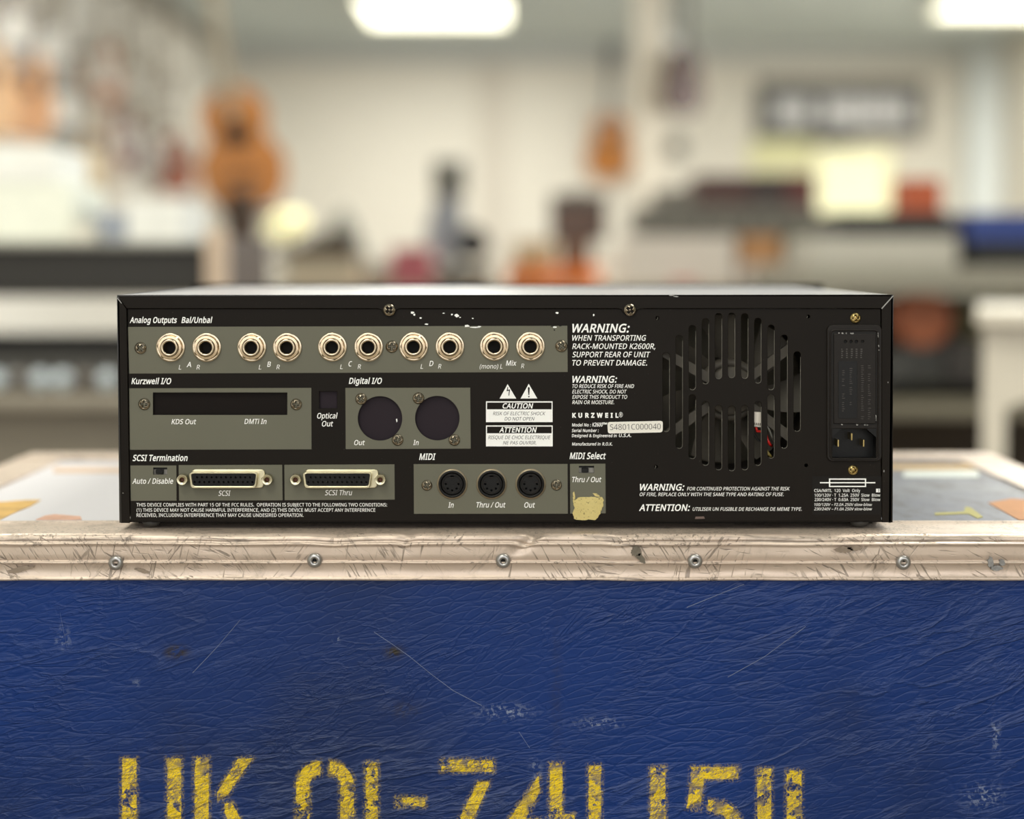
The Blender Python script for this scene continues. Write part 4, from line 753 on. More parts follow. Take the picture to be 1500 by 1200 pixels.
# ---- screws (phillips pan heads)
def screw_mesh(R, hh):
    m = MB(); n = 48; K = 16; vs = [(0, -hh + .0011 * R / .0033, 0)]
    for j in range(1, K + 1):
        r = R * j / K
        for i in range(n):
            a = 2 * pi * i / n; x, z = r * cos(a), r * sin(a); h = hh * (1 - (r / R) ** 2.4 * .85)
            w = R * .13; L = R * .56
            ax, az = abs(x), abs(z); d = max(min(ax, az) - w, max(ax, az) - L)
            if d < R * .10: h -= min(1, (R * .10 - d) / (R * .10)) * R * .6
            vs.append((x, -h, z))
    fs = [(0, 1 + i, 1 + (i + 1) % n) for i in range(n)]
    for j in range(K - 1):
        for i in range(n): a, b = 1 + j * n + i, 1 + j * n + (i + 1) % n; fs.append((a, b, b + n, a + n))
    o = 1 + (K - 1) * n; vs += [(v[0] * 1.0, 0, v[2] * 1.0) for v in vs[o:o + n]]
    fs += [(o + i, o + (i + 1) % n, len(vs) - n + (i + 1) % n, len(vs) - n + i) for i in range(n)]
    m.add(vs, fs, True); return m
S0 = {}
def screw(cx, cy, rpx, mt, y=-.0002, rot=None, parent=None):
    key = (mt.name)
    p = face(cx, cy)
    if key not in S0: S0[key] = screw_mesh(.0033, .0019).build('screw', mt, parent or unit); o = S0[key]
    else: o = S0[key].copy(); COL.objects.link(o); o.parent = parent or unit
    k = px_len(rpx) / .0033; o.scale = (k, k, k)
    o.location = (p[0], y, p[1]); o.rotation_euler = (0, random.random() * 1.5 if rot is None else rot, 0); return o
for cx, cy, r in ((206, 510, 8.8), (574, 508, 9), (822.3, 507, 9), (211.5, 592, 8.8), (434, 592.5, 8.5), (529, 584.5, 8.6), (582.5, 644.5, 8.6), (613, 583.5, 8.6), (665.5, 644.5, 8.6), (625.3, 711, 8), (815, 710.5, 8)): screw(cx, cy, r, M_screw)
for cx in (570.5, 922.5): screw(cx, 454, 9.2, M_screw, y=lip - .0001)
screw(1253, 466, 8, M_brass); screw(1249.5, 688.5, 7.5, M_brass)
# ---- switches
for (a, b, c, d, sx0, sx1) in ((224.4, 245, 685, 695.3, 228, 239), (848, 870.3, 682.5, 693, 852, 862)):
    s = plate('slide_switch', [rrect(a - 4, c - 4, b + 4, d + 4)], .001, .0022, mat('switch slot metal', (150, 146, 138), .45, .3), unit)
    plate('switch_slider', [rrect(sx0, c + 3.6, sx1, d - 1.0)], .0028, -.0006, M_plas, s, bev=.0002)
    plate('switch_shadow_slot', [rrect(a - 1, c + .5, b + 1, c + 3.2)], .0006, .0016, M_hole, s)
# ---- D-sub connectors
def dsub(ix0, ix1, jl, jr, sx0, sx1):
    u0, u1 = ix0 - 4.2, ix1 + 3.6
    out = dshape(u0, u1, 690.4, 713.8, 3, 5); 
    fl = plate('scsi_connector', [dshape(u0 + 2, u1 + 9, 687.2, 714.8, 2.5, 6), dshape(u0 + 4, u1 - 4, 694, 710, 3, 4)], .0012, -.0013, M_gold, unit, bev=.0004, label=None)
    plate('connector_shell', [out, dshape(ix0 - .6, ix1 + .8, 692.2, 710.2, 2.6, 4)], .0050, -.0052, M_gold, fl, bev=.0004)
    pinh = []
    for k in range(13): pinh.append(arcpts(ix0 + 4.5 + (ix1 - ix0 - 9) * k / 12, 704.6 if True else 0, 1.7, 8))
    for k in range(12): pinh.append(arcpts(ix0 + 4.5 + (ix1 - ix0 - 9) * (k + .5) / 12, 697.6, 1.7, 8))
    plate('connector_insert', [dshape(ix0 - .8, ix1 + 1.0, 692, 710.4, 2.6, 4)] + pinh, .004, -.0046, M_plas, fl)
    plate('contact_row', [rrect(ix0, 694, ix1 - 2, 708.5)], .0004, -.0010, mat('tarnished contacts', (60, 56, 48), .4, .6), fl)
    for jx in (jl, jr):
        p = face(jx, 701.3); R = px_len(8.4); hexv = MB(); n = 36; vs = []
        for f_, h in ((1, 0), (1, .0036), (.88, .0042)):
            for i in range(n): a = 2 * pi * i / n; rr = min(R / cos((a + .2) % (pi / 3) - pi / 6) * .9, R) * f_; vs.append((rr * cos(a), -h, rr * sin(a)))
        hexv.add(vs, [(j * n + i, j * n + (i + 1) % n, (j + 1) * n + (i + 1) % n, (j + 1) * n + i) for j in range(2) for i in range(n)])
        hexv.lathe([(R * .88, .0042), (R * .5, .0042), (R * .42, .0036), (R * .38, .0006)], n=n, cap0=False, cap1=False)
        o = hexv.build('jack_screw', M_gold, fl); o.location = (p[0], -.0013, p[1])
        o2 = MB().lathe([(R * .40, .0010), (R * .36, .0012)], n=16).build('screw_bore', mat('rusty bore', (90, 44, 20), .6), fl); o2.location = o.location
dsub(283.2, 376.5, 269.3, 393, 280, 386); dsub(449, 542.5, 434.5, 558, 446, 551)
# ---- MIDI sockets
for mx in (662.4, 720, 777.2):
    p = face(mx, 709); R = px_len(20.2)
    b = MB().lathe([(R, .0004), (R, .0012), (R * .93, .0016), (R * .84, .0014), (R * .80, .0004), (R * .80, -.0025)], n=48, cap0=False, cap1=False).build('midi_socket', M_plas, unit); b.location = (p[0], -.0001, p[1])
    MB().lathe([(R * 1.12, .0002), (R * 1.12, .0005), (R * .95, .0006)], n=40, cap0=False, cap1=False).build('socket_rim', mat('dull bare rim', (150, 138, 116), .4, .7), b)
    d = curve_mesh([arcpts(0, 0, R * .76, 44)] + [arcpts(R * .46 * sin(a), -R * .46 * cos(a), R * .085, 10) for a in (-pi / 2, -pi / 4, 0, pi / 4, pi / 2)] + [rrect(-R * .13, R * .50, R * .13, R * .70)], .0026)
    d.transform(Matrix.Translation((0, -.0004, 0))); d.materials.clear(); link('socket_face', d, M_plas, b)
    k = MB()
    for s_ in (-1, 1): k.box(s_ * R * .44 - R * .10, s_ * R * .44 + R * .10, -.0012, -.0003, R * .10, R * .17)
    k.box(-R * .2, R * .2, -.0014, -.0003, R * .44, R * .52, .0002); k.lathe([(R * .70, .0004), (R * .66, .0010), (R * .62, .0004)], n=36, cap0=False, cap1=False)
    k.build('socket_ridge', M_plas2, b)
    MB().lathe([(R * .8, -.0028), (R * .8, -.010)], n=24).build('socket_bore', M_hole, b)
rim = MB()
for x, L in zip(xsl, sl):
    for a, b in L:
        pth = [(x + 4.9, a + 8)] + [(x + 4.9, a + (b - a) * .5)] + [(x + 4.9 * cos(t), b - 5.2 + 4.9 * sin(t)) for t in [pi * .5 * q / 4 for q in range(7)]]
        rim.tube([(face(u, v)[0], .0003, face(u, v)[1]) for u, v in pth], .00016, 5)
for x, y in ((963, 466), (1184, 464), (961, 684), (1181, 682)):
    rim.tube([(face(x + 2.5 * cos(t), 0)[0], .0002, face(0, y + 2.5 * sin(t))[1]) for t in [-.6 + 2.6 * q / 6 for q in range(7)]], .00018, 5)
rim.build('slot_rim', mat('bare slot edge', (128, 124, 114), .4, .6, var=.3, vs_=300), rp, kind='stuff')
# ---- fan and interior
zi0, zi1 = zb_ + .001, zt - .0014
bx0, bx1 = face(940, 500)[0], face(1206, 500)[0]
MB().box(bx0, bx0 + .001, .0014, .075, zi0, zi1).box(bx1 - .001, bx1, .0014, .075, zi0, zi1).box(bx0, bx1, .075, .076, zi0, zi1).build('inner_bay', M_inner, unit)
MB().box(x0 + .004, x1 - .004, .0012, DEP, zb_, zb_ + .001).box(x0 + .008, x1 - .008, .010, DEP - .02, .0016, zb_).build('base_plate_and_shade_block', MB_, unit)  # second box: added black block standing in for shade under the unit
fc = face(1073, 574); R = px_len(121)
fan = empty('f', (0, 0, 0), None, None); bpy.data.objects.remove(fan)
sq = px_len(124)
frm = curve_mesh([rrect(-sq, -sq, sq, sq, px_len(14), 4), arcpts(0, 0, R * .97, 56)], .024); frm.transform(Matrix.Translation((0, .010, 0))); frm.materials.clear()
fan = link('cooling_fan', frm, M_plas2, unit); fan.location = (fc[0], 0, fc[1])
MB().lathe([(px_len(47), -.032), (px_len(47), -.0135), (px_len(44), -.0115), (px_len(38), -.0112), (px_len(37), -.0118), (0.0001, -.0118)], n=48).build('fan_hub', M_fan, fan)
blm = MB()
def blade(a0):
    vs = []; n = 7
    for j in range(n + 1):
        r = px_len(44) + (R * .93 - px_len(44)) * j / n
        for (da, h) in ((0, .014), (.28, .019), (.56, .026)):
            a = a0 + da * (1 - .12 * j / n) + .25 * j / n; vs.append((r * cos(a), h, r * sin(a)))
    fs = [(j * 3 + i, j * 3 + i + 1, (j + 1) * 3 + i + 1, (j + 1) * 3 + i) for j in range(n) for i in range(2)]
    return MB().add(vs, fs, True)
for k in range(7): blade(.35 + k * 2 * pi / 7).build('fan_blade', M_fan, fan)
for a in (radians(36), radians(150), radians(215), radians(322)):
    u = Vector((cos(a), sin(a))); v = Vector((-u.y, u.x)); w = px_len(7); r0_, r1_ = px_len(30), R * 1.0
    MB().prism([tuple(u * r0_ + v * w), tuple(u * r1_ + v * w), tuple(u * r1_ - v * w), tuple(u * r0_ - v * w)], .0065, .0100).build('fan_strut', M_fan, fan)
MB().lathe([(px_len(36), -.0118), (px_len(36), -.0072), (px_len(34), -.0062), (.0001, -.0062)], n=40).build('fan_cap', M_fan, fan)
p = face(1111, 615.5)
cn = MB().box(-px_len(6), px_len(6), .0032, .0062, -px_len(11), px_len(11), .0004)
cn = cn.build('wire_connector', mat('white nylon connector', (226, 218, 204), .5), unit); cn.location = (p[0], 0, p[1]); cn.rotation_euler = (0, .08, 0)
cc = MB()
for k in range(4): cc.box(px_len(-5 + k * 2.8), px_len(-3.6 + k * 2.8), .0028, .0034, px_len(-8.5), px_len(-5))
cc.build('contact_slot', mat('dark connector slots', (70, 64, 54), .6), cn)
def wire(pts, mt, r=.0006):
    MB().tube([(face(x, y)[0], d, face(x, y)[1]) for x, y, d in pts], r, 8).build('wire', mt, unit)
wire([(1109, 627, .0045), (1111, 633, .005), (1118, 634, .006), (1124, 638, .005), (1126, 646, .0035), (1129, 652, .004), (1133, 655, .006)], M_red, .0008)
wire([(1106, 627, .005), (1106, 636, .005), (1112, 646, .005), (1120, 650, .006), (1124, 660, .006)], mat('black wire', (30, 30, 30), .4), .0007)
wire([(1114, 627, .005), (1122, 620, .004), (1128, 630, .004), (1132, 640, .004), (1136, 648, .006)], mat('grey wire', (110, 108, 100), .4), .0006)
wire([(1124, 660, .006), (1128, 667, .005), (1133, 672, .006)], mat('yellow wire', (150, 132, 70), .4), .0009)
# ---- power inlet
inl = plate('power_inlet', [rrect(1210.8, 475.8, 1291, 675.6, 8), rrect(1218.5, 628, 1282.5, 670.5, 1)], .0016, -.0016, M_plas2, unit, bev=.0005)
plate('inlet_rim', [rrect(1214, 482.5, 1286.5, 673, 7), rrect(1216.5, 485, 1284, 671, 5)], .0012, -.0024, M_plas2, inl, bev=.0005)
dots = [arcpts(x, 500.3, 2.2, 8) for x in (1237.4, 1245.3, 1253.4, 1262.2)]
plate('fuse_drawer', [rrect(1220, 488.5, 1281.5, 620, 1)] + dots, .0014, -.0026, M_plas2, inl, bev=.0003)
plate('fuse_drawer_gap', [rrect(1219, 487.5, 1282.5, 621)], .0002, -.00175, M_hole, inl)
plate('fuse_window', [rrect(1226.5, 528.5, 1254.2, 612.5, 2)], .0005, -.0029, M_plas, inl, bev=.0001)
oct_ = [(1217.5, 672), (1217.5, 641), (1232, 627.3), (1268, 627.3), (1283.5, 641), (1283.5, 672)]
plate('socket_shroud', [rrect(1215, 624, 1286, 674), oct_], .0100, -.0014, M_plas, inl)
plate('socket_floor', [rrect(1215, 624, 1286, 674)], .001, .0085, M_plas, inl)
for x, y in ((1227.8, 649.5), (1247.5, 640), (1265, 649.5)):
    a, b = face(x - 1.1, y + 5), face(x + 1.1, y - 5)
    MB().box(a[0], b[0], -.0005, .0085, a[1], b[1], .0002).build('contact_pin', M_brass, inl)
for k, (x0e, y0e, w, h) in enumerate([(1231 + i * 7, 510, 3, 14) for i in range(5)]):
    em = MB()
    for j in range(5):
        a, b = face(x0e, y0e + j * 3 + 2), face(x0e + 3.0 * (0.5 + hsh(k, j) * .5), y0e + j * 3 + .6); em.box(a[0], b[0], -.0028, -.0025, a[1], b[1])
    em.build('embossed_mark', mat('embossed plastic', (78, 74, 70), .5), inl)
for k, xx in enumerate((1232, 1243, 1260, 1270)):
    em = MB()
    for j in range(22 if xx < 1250 else 26):
        if hsh(k, j * 3) < .22: continue
        yy = (538 + j * 3.1) if xx < 1250 else (534 + j * 3.1); a, b = face(xx, yy + 2), face(xx + 4.2 * (.5 + .5 * hsh(k + 3, j)), yy + .9); em.box(a[0], b[0], -.0031 if xx < 1250 else -.0028, -.0026, a[1], b[1])
    em.build('embossed_mark', mat('embossed plastic dark', (58, 52, 48), .5), inl)
for k, (xa_, ya_, xb_2, yb_2) in enumerate(((1284.5, 488, 1286, 518), (1222, 487.5, 1275, 488.6), (1226, 621, 1278, 622), (1281, 600, 1282, 620))):
    for j in range(6):
        t = hsh(k, j); tx, ty = xa_ + (xb_2 - xa_) * t, ya_ + (yb_2 - ya_) * t
        blotch_pts = [(tx + 1.8 * (.4 + hsh(k, j + i)) * cos(i) * (1 if xb_2 - xa_ > 5 else .5), ty + 1.2 * (.4 + hsh(j, i)) * sin(i)) for i in range(6)]
        plate('worn_chip', [blotch_pts], .0003, -.0030, M_edge, inl)
# fuse rating label
lbl = plate('rating_label', [[(1190, 697.8), (1294, 697.8), (1294.5, 754), (1190.5, 754)]], .00015, -.00015, mat('black label film', (26, 23, 20), .5, var=.05, spec=.15), rp)
# feet
for fx in (1262, 218):
    for fy in (.0068, DEP - .03):
        p = face(fx, 765); h = p[1]
        MB().lathe([(.0042, .0009), (.0058, h)], (p[0], fy, 0), 'z', 24).build('rubber_foot', M_rubber, unit)
# front panel with rack ears, hidden side
MB().box(x0 - .025, x1 + .025, DEP, DEP + .003, zb_ - .001, zt + .002, .001).build('front_panel', MB_, unit)
# dusty bits
chips = [((604, 458), 3.4, 2.2), ((607, 461), 1.8, 2), ((616, 466), 2.2, 1.4), ((625, 475), 3.6, 1.2), ((650, 459), 2, 1), ((662, 461), 2, 1.6), ((669, 462.5), 3.6, 2.6), ((692.5, 466.5), 1.6, 1), ((684, 477.5), 4.5, 2.2), ((697, 479.5), 9.5, 1.2), ((816, 458.5), 2.4, 1.7), ((813, 479.3), 3.6, 1.2), ((869.5, 461.5), 1.2, 2.4), ((674, 465), 1.4, .8), ((702, 478.4), 3, 1)]
for i, ((cx, cy), rx, ry) in enumerate(chips):
    rnd = random.Random(i + 40); plate('paint_chip', [[(cx + rx * (.6 + .5 * rnd.random()) * cos(a), cy + ry * (.6 + .5 * rnd.random()) * sin(a)) for a in [2 * pi * k / 11 for k in range(11)]]], .0001, -.00026, M_white, rp)
for i, ((cx, cy), rx, ry) in enumerate([((809, 478), 3, 1), ((812, 483.5), 2, 1.2), ((821, 477.6), 2.5, .8)]):
    rnd = random.Random(i + 70); plate('paint_chip', [[(cx + rx * (.5 + .6 * rnd.random()) * cos(a), cy + ry * (.5 + .6 * rnd.random()) * sin(a)) for a in [2 * pi * k / 9 for k in range(9)]]], .0001, -.00026, M_black_print, rp, label='black chip')
plate('worn_chip', [[(1019, 757), (1031, 756.6), (1032.5, 760), (1018, 760.3)]], .0001, -.0002, mat('pinkish bare spot', (112, 92, 84), .5), rp)
for (cx, cy, rx, ry, sd) in ((1300, 560, .8, 1.2, 1), (1294, 690, 1, 2, 2), (181, 722, 1, 1, 3), (984, 432.5, 5, 1.2, 4), (990, 434.3, 4, 1, 5)):
    rnd = random.Random(sd); plate('worn_chip', [[(cx + rx * (.6 + .5 * rnd.random()) * cos(a), cy + ry * (.6 + .5 * rnd.random()) * sin(a)) for a in [2 * pi * k / 9 for k in range(9)]]], .0002, lip - .00022, M_edge, cover)
# foam tape residue
rnd = random.Random(11)
base_pts = [(839, 728), (842, 727), (843, 733), (846, 729), (858, 728.5), (866, 727.5), (874, 728.5), (882, 728.5), (884, 733), (883, 742), (880, 750), (877, 757), (872, 761.5), (862, 761), (852, 762), (841, 760), (839, 752), (841.5, 744), (839.5, 737)]
pts = []
for i, a in enumerate(base_pts):
    b = base_pts[(i + 1) % len(base_pts)]
    for t in (0, .33, .66): pts.append((a[0] * (1 - t) + b[0] * t + (rnd.random() - .5) * 1.2, a[1] * (1 - t) + b[1] * t + (rnd.random() - .5) * 1.2))
plate('tape_residue', [pts], .0007, -.0008, MF, rp, bev=.0001, label='torn patch of pale yellow foam tape')
for q in ([(839.5, 727), (839, 722), (841, 720), (842, 724), (842.5, 728)], [(872, 727), (868, 722.5), (874, 723), (879, 727), (877, 728)]):
    plate('tape_residue', [q], .0002, -.0003, MF, rp)
# serial sticker
th = radians(.9)
stk = [(889.8, 618.4), (971, 616.6), (970.6, 633.4), (890.4, 635.2)]
def rr_quad(q, r, n=4):
    o = []
    for i in range(4):
        p = Vector(q[i]); a = (Vector(q[i - 1]) - p).normalized(); b = (Vector(q[(i + 1) % 4]) - p).normalized(); s, e = p + a * r, p + b * r
        for k in range(n + 1): t = k / n; o.append(tuple(s * (1 - t) ** 2 + p * 2 * t * (1 - t) + e * t * t))
    return o
stkr = plate('serial_sticker', [rr_quad(stk, 4)], .00015, -.00020, M_sticker, rp, label='white rounded sticker')
text('S4801C000040', 893.5, 967.8, 629.9, 8.2, -.00035, mat('grey print ink', (84, 78, 76), .6), stkr, shear=0, bold=-.004, rot=radians(.9))
# ---- printed lettering
YO, YK = -.00026, -.00010
def T(s, a, b, base, cap, y=YK, **k): text(s, a, b, base, cap, y, k.pop('m', M_white), rp, **k)
head = dict(shear=.24, bold=.022)
T('Analog Outputs', 190, 259.5, 473, 8.2, **head); T('Bal/Unbal', 265.8, 311.4, 473, 8.2, **head)
T('Kurzweil I/O', 192.5, 251, 562.6, 8.4, **head); T('Digital I/O', 511, 559.6, 562.2, 8.4, **head)
T('SCSI Termination', 194.3, 275, 675.2, 8.6, **head); T('MIDI', 614, 638.3, 673.5, 8.8, **head); T('MIDI Select', 834.3, 887.6, 672.4, 9, **head)
for s, a, b, y in (('L', 261.8, 265.6, 541.4), ('R', 288, 293, 541.2), ('L', 379, 382.8, 541.2), ('R', 405, 410, 541), ('L', 498.2, 502, 540.6), ('R', 524, 528.8, 540.4), ('L', 616, 619.8, 540.2), ('R', 641.8, 646.6, 540), ('(mono) L', 702.7, 736, 540), ('R', 763.3, 768, 539.4)): T(s, a, b, y, 6.6, YO, shear=.2, bold=.0)
for s, a, b, y in (('A', 273.4, 280.2, 537.7), ('B', 391.4, 397, 537.3), ('C', 510.6, 516, 536.7), ('D', 628.7, 635, 536.2), ('Mix', 741, 756.8, 535.6)): T(s, a, b, y, 7.4, YO)
T('KDS Out', 251.3, 287.6, 621.3, 7.2, YO); T('DMTi In', 358, 390.6, 621, 7.2, YO)
T('Auto / Disable', 194, 253.8, 708.6, 7.6, YO); T('SCSI', 320, 338, 726.2, 7.4, YO); T('SCSI Thru', 476, 516, 725.4, 7.4, YO)
T('Optical', 464.6, 494.6, 613, 7.8); T('Out', 471.6, 488.2, 624.6, 7.6)
T('Out', 518.9, 534.6, 652, 7.2, YO); T('In', 605.3, 613.4, 652, 7.2, YO)
T('In', 656.6, 664.6, 743.6, 7.6, YO); T('Thru / Out', 698, 740.6, 743.4, 7.6, YO); T('Out', 768, 783.8, 743.6, 7.6, YO); T('Thru / Out', 838, 881, 706.2, 7.4, YO)
fcc = dict(shear=0, bold=.004)
T('THIS DEVICE COMPLIES WITH PART 15 OF THE FCC RULES.  OPERATION IS SUBJECT TO THE FOLLOWING TWO CONDITIONS:', 199.9, 567, 742, 4.9, **fcc)
T('(1) THIS DEVICE MAY NOT CAUSE HARMFUL INTERFERENCE, AND (2) THIS DEVICE MUST ACCEPT ANY INTERFERENCE', 200.2, 549.8, 749.7, 4.9, **fcc)
T('RECEIVED, INCLUDING INTERFERENCE THAT MAY CAUSE UNDESIRED OPERATION.', 200.2, 444.6, 757.2, 4.9, **fcc)
T('WARNING:', 838.3, 922.4, 486.8, 11.9, bold=.022)
for s, b, y in (('WHEN TRANSPORTING', 946.6, 499), ('RACK-MOUNTED K2600R,', 960, 511.2), ('SUPPORT REAR OF UNIT', 952.6, 523.3), ('TO PREVENT DAMAGE.', 947.8, 535.4)): T(s, 838.2, b, y, 7.8)
T('WARNING:', 838.4, 904, 560.4, 9.3, bold=.022)
for s, b, y in (('TO REDUCE RISK OF FIRE AND', 928.8, 568.4), ('ELECTRIC SHOCK, DO NOT', 918, 576.4), ('EXPOSE THIS PRODUCT TO', 918.8, 584.2), ('RAIN OR MOISTURE.', 899.6, 592)): T(s, 838.2, b, y, 5.3, bold=.008)
T('KURZWEIL', 838.2, 906, 611.6, 6.2, shear=0, bold=.05, spacing=1.30); T('®', 906.6, 912.2, 611.2, 7.4, shear=0, bold=.0)
sm = dict(shear=.15, bold=.018)
T('Model No :', 837.8, 865.6, 624.8, 4.4, **sm); T('K2600', 867.4, 883, 624.8, 5.4, **head); T('™', 883, 889.4, 624.4, 5.2, **sm); T('Serial Number :', 837.6, 877, 633, 4.4, **sm)
T('Designed & Engineered in', 837.6, 903.4, 640.4, 4.2, **sm); T('U.S.A.', 906.6, 924.6, 640.2, 4.6, **sm); T('Manufactured in', 838, 879.6, 652.6, 4.2, **sm); T('R.O.K.', 882.2, 897, 652.6, 4.2, **sm)
T('WARNING:', 937.3, 1002.6, 718.4, 9.1, bold=.022); T('FOR CONTINUED PROTECTION AGAINST THE RISK', 1006.3, 1157, 718.5, 5, bold=.006)
T('OF FIRE, REPLACE ONLY WITH THE SAME TYPE AND RATING OF FUSE.', 937, 1148, 726.8, 5, bold=.006)
T('ATTENTION:', 936, 1010.8, 748.3, 9.1, bold=.022); T('UTILISER UN FUSIBLE DE RECHANGE DE MEME TYPE.', 1014.6, 1174.4, 748.3, 5, bold=.006)
fz = dict(shear=0, bold=.006)
YL = -.00026
T('CSA/NRTL  120  Volt  Only', 1192.6, 1260, 720.8, 4.3, YL, **fz); T('100/120V · T  1.25A  250V  Slow  Blow', 1193, 1289.3, 727.6, 4.3, YL, **fz); T('230/240V · T  0.63A  250V  Slow  Blow', 1193, 1289.3, 734, 4.3, YL, **fz)
T('100/120V – F2.0A 250V slow-blow', 1192.6, 1277.4, 741.2, 4.0, YL, shear=.22, bold=.004); T('230/240V – F1.0A 250V slow-blow', 1192.4, 1277.4, 747.6, 4.0, YL, shear=.22, bold=.004)
plate('fuse_symbol', [rrect(1214.2, 701, 1268.6, 713.5), rrect(1216, 702.8, 1266.8, 711.8)], .0001, YL, M_white, lbl); plate('fuse_symbol', [rrect(1201, 706.3, 1282, 708)], .0001, YL - .0001, M_white, lbl)
plate('approval_symbol', [rrect(1283.2, 716, 1289, 721.2), rrect(1286.3, 717, 1288, 718.2), rrect(1286.3, 719, 1288, 720.2)], .0001, YL, M_white, lbl)
# warning triangles and boxes
t1 = plate('warning_triangle', [[(743.6, 562.8), (756.2, 584), (731.8, 584)]], .0001, -.0001, M_white, rp); t2 = plate('warning_triangle', [[(774.5, 562.4), (787, 583.8), (762.6, 584)]], .0001, -.0001, M_white, rp)
plate('bolt_symbol', [[(743.4, 567), (744.6, 567.2), (743.8, 571.2), (747.2, 570.6), (745.8, 579.6), (744.8, 579.6), (745.6, 572.4), (742, 573.2)]], .0001, -.00022, M_black_print, t1)
plate('exclamation_mark', [[(773, 568), (774.6, 566.8), (776, 568), (775.4, 578.6), (774, 578.6)]], .0001, -.00022, M_black_print, t2); plate('exclamation_mark', [arcpts(774.7, 581.2, 1.1, 10)], .0001, -.00022, M_black_print, t2)
c1 = plate('caution_label', [rrect(711.9, 588, 809.4, 618.5), rrect(713.4, 589.8, 808, 599.8)], .0001, -.0001, M_white, rp); c2 = plate('caution_label', [rrect(711.9, 623.3, 809.6, 654), rrect(713.4, 625, 808.1, 634.9)], .0001, -.0001, M_white, rp)
ink = mat('dark grey ink', (62, 60, 58), .6)
T('CAUTION', 736.2, 781.2, 598.2, 7.2, bold=.022); T('ATTENTION', 731.2, 786.4, 633.4, 7.3, bold=.022)
for s, a, b, y in (('RISK OF ELECTRIC SHOCK', 722.2, 799, 608.3), ('DO NOT OPEN', 739.1, 783, 616), ('RISQUE DE CHOC ELECTRIQUE', 715.1, 806.6, 643.3), ('NE PAS OUVRIR.', 736.9, 785.5, 651.2)): T(s, a, b, y, 5, -.00022, m=ink, bold=.0)
# ================================================================== SHOP BEHIND
def bench(name, label, px0, px1, py, d, depth, thick, rgb, legrgb, shelf=None, nm='bench'):
    z = B(750, py, d).z; xa, xb = B(px0, py, d).x, B(px1, py, d).x; y0 = d - DIST
    e = empty(name, ((xa + xb) / 2, y0 + depth / 2, 0), label, 'bench'); w = (xb - xa) / 2
    MB().box(-w, w, -depth / 2, depth / 2, z - thick, z, .004).build('top', mat(nm + ' top', rgb, .5), e)
    for sx in (-1, 1):
        for sy in (-1, 1): MB().box(sx * (w - .05) - .025, sx * (w - .05) + .025, sy * (depth / 2 - .05) - .025, sy * (depth / 2 - .05) + .025, 0, z - thick).build('leg', mat(nm + ' leg', legrgb, .5), e)
    if shelf:
        for zs_, rg in shelf: MB().box(-w + .02, w - .02, -depth / 2 + .03, depth / 2 - .02, zs_ - .03, zs_).build('shelf', mat(nm + ' shelf', rg, .6), e)
    return e, z, y0
def boxthing(name, label, cat, px0, px1, pytop, d, zb, depth, rgb, group=None, kind='plain', rough=.5, pybot=None):
    a = B(px0, pytop, d); b = B(px1, pytop, d); h = a.z - zb; w = (b.x - a.x) / 2
    if pybot: zb = B(px0, pybot, d).z; h = a.z - zb
    e = empty(name, ((a.x + b.x) / 2, d - DIST + depth / 2, zb), label, cat, group); D = depth / 2
    M = mat(name + ' ' + str(rgb), rgb, rough)
    if kind == 'plain': MB().box(-w, w, -D, D, 0, h * .96, min(h, w) * .05).build('body', M, e); MB().box(-w * .98, w * .98, -D * .98, D * .98, h * .96, h).build('lid', M, e)
    elif kind == 'amp':
        MB().box(-w, w, -D + .02, D, 0, h, min(h, w) * .06).box(-w, w, -D, -D + .02, 0, h * .08).box(-w, w, -D, -D + .02, h * .74, h).box(-w, -w * .88, -D, -D + .02, h * .08, h * .74).box(w * .88, w, -D, -D + .02, h * .08, h * .74).build('cabinet', M, e)
        MB().box(-w * .88, w * .88, -D + .008, -D + .02, h * .08, h * .74).build('grille', mat('amp grille ' + str(rgb), tuple(min(255, int(c * 1.5 + 14)) for c in rgb), .8, bump=.5, bs=300), e)
        k = MB().box(-w * .86, w * .86, -D - .003, -D + .001, h * .78, h * .94)
        for i in range(6): k.lathe([(h * .04, 0), (h * .03, h * .05)], (-w * .7 + w * .28 * i, -D, h * .86), n=12)
        k.build('control_strip', mat('amp control strip', (96, 92, 86), .4), e)
        MB().tube([(-w * .3, 0, h), (-w * .27, 0, h + .012), (w * .27, 0, h + .012), (w * .3, 0, h)], .004).build('handle', M_plas, e)
    elif kind == 'rack':
        MB().box(-w, w, -D, D, 0, h, min(h, w) * .03).build('chassis', M, e)
        k = MB()
        for i in range(7): k.lathe([(h * .16, 0), (h * .13, .012)], (-w * .8 + w * .26 * i, -D, h * .5), n=14)
        k.build('knob_row', mat('rack knobs', tuple(int(c * .6) for c in rgb), .4), e)
    return e
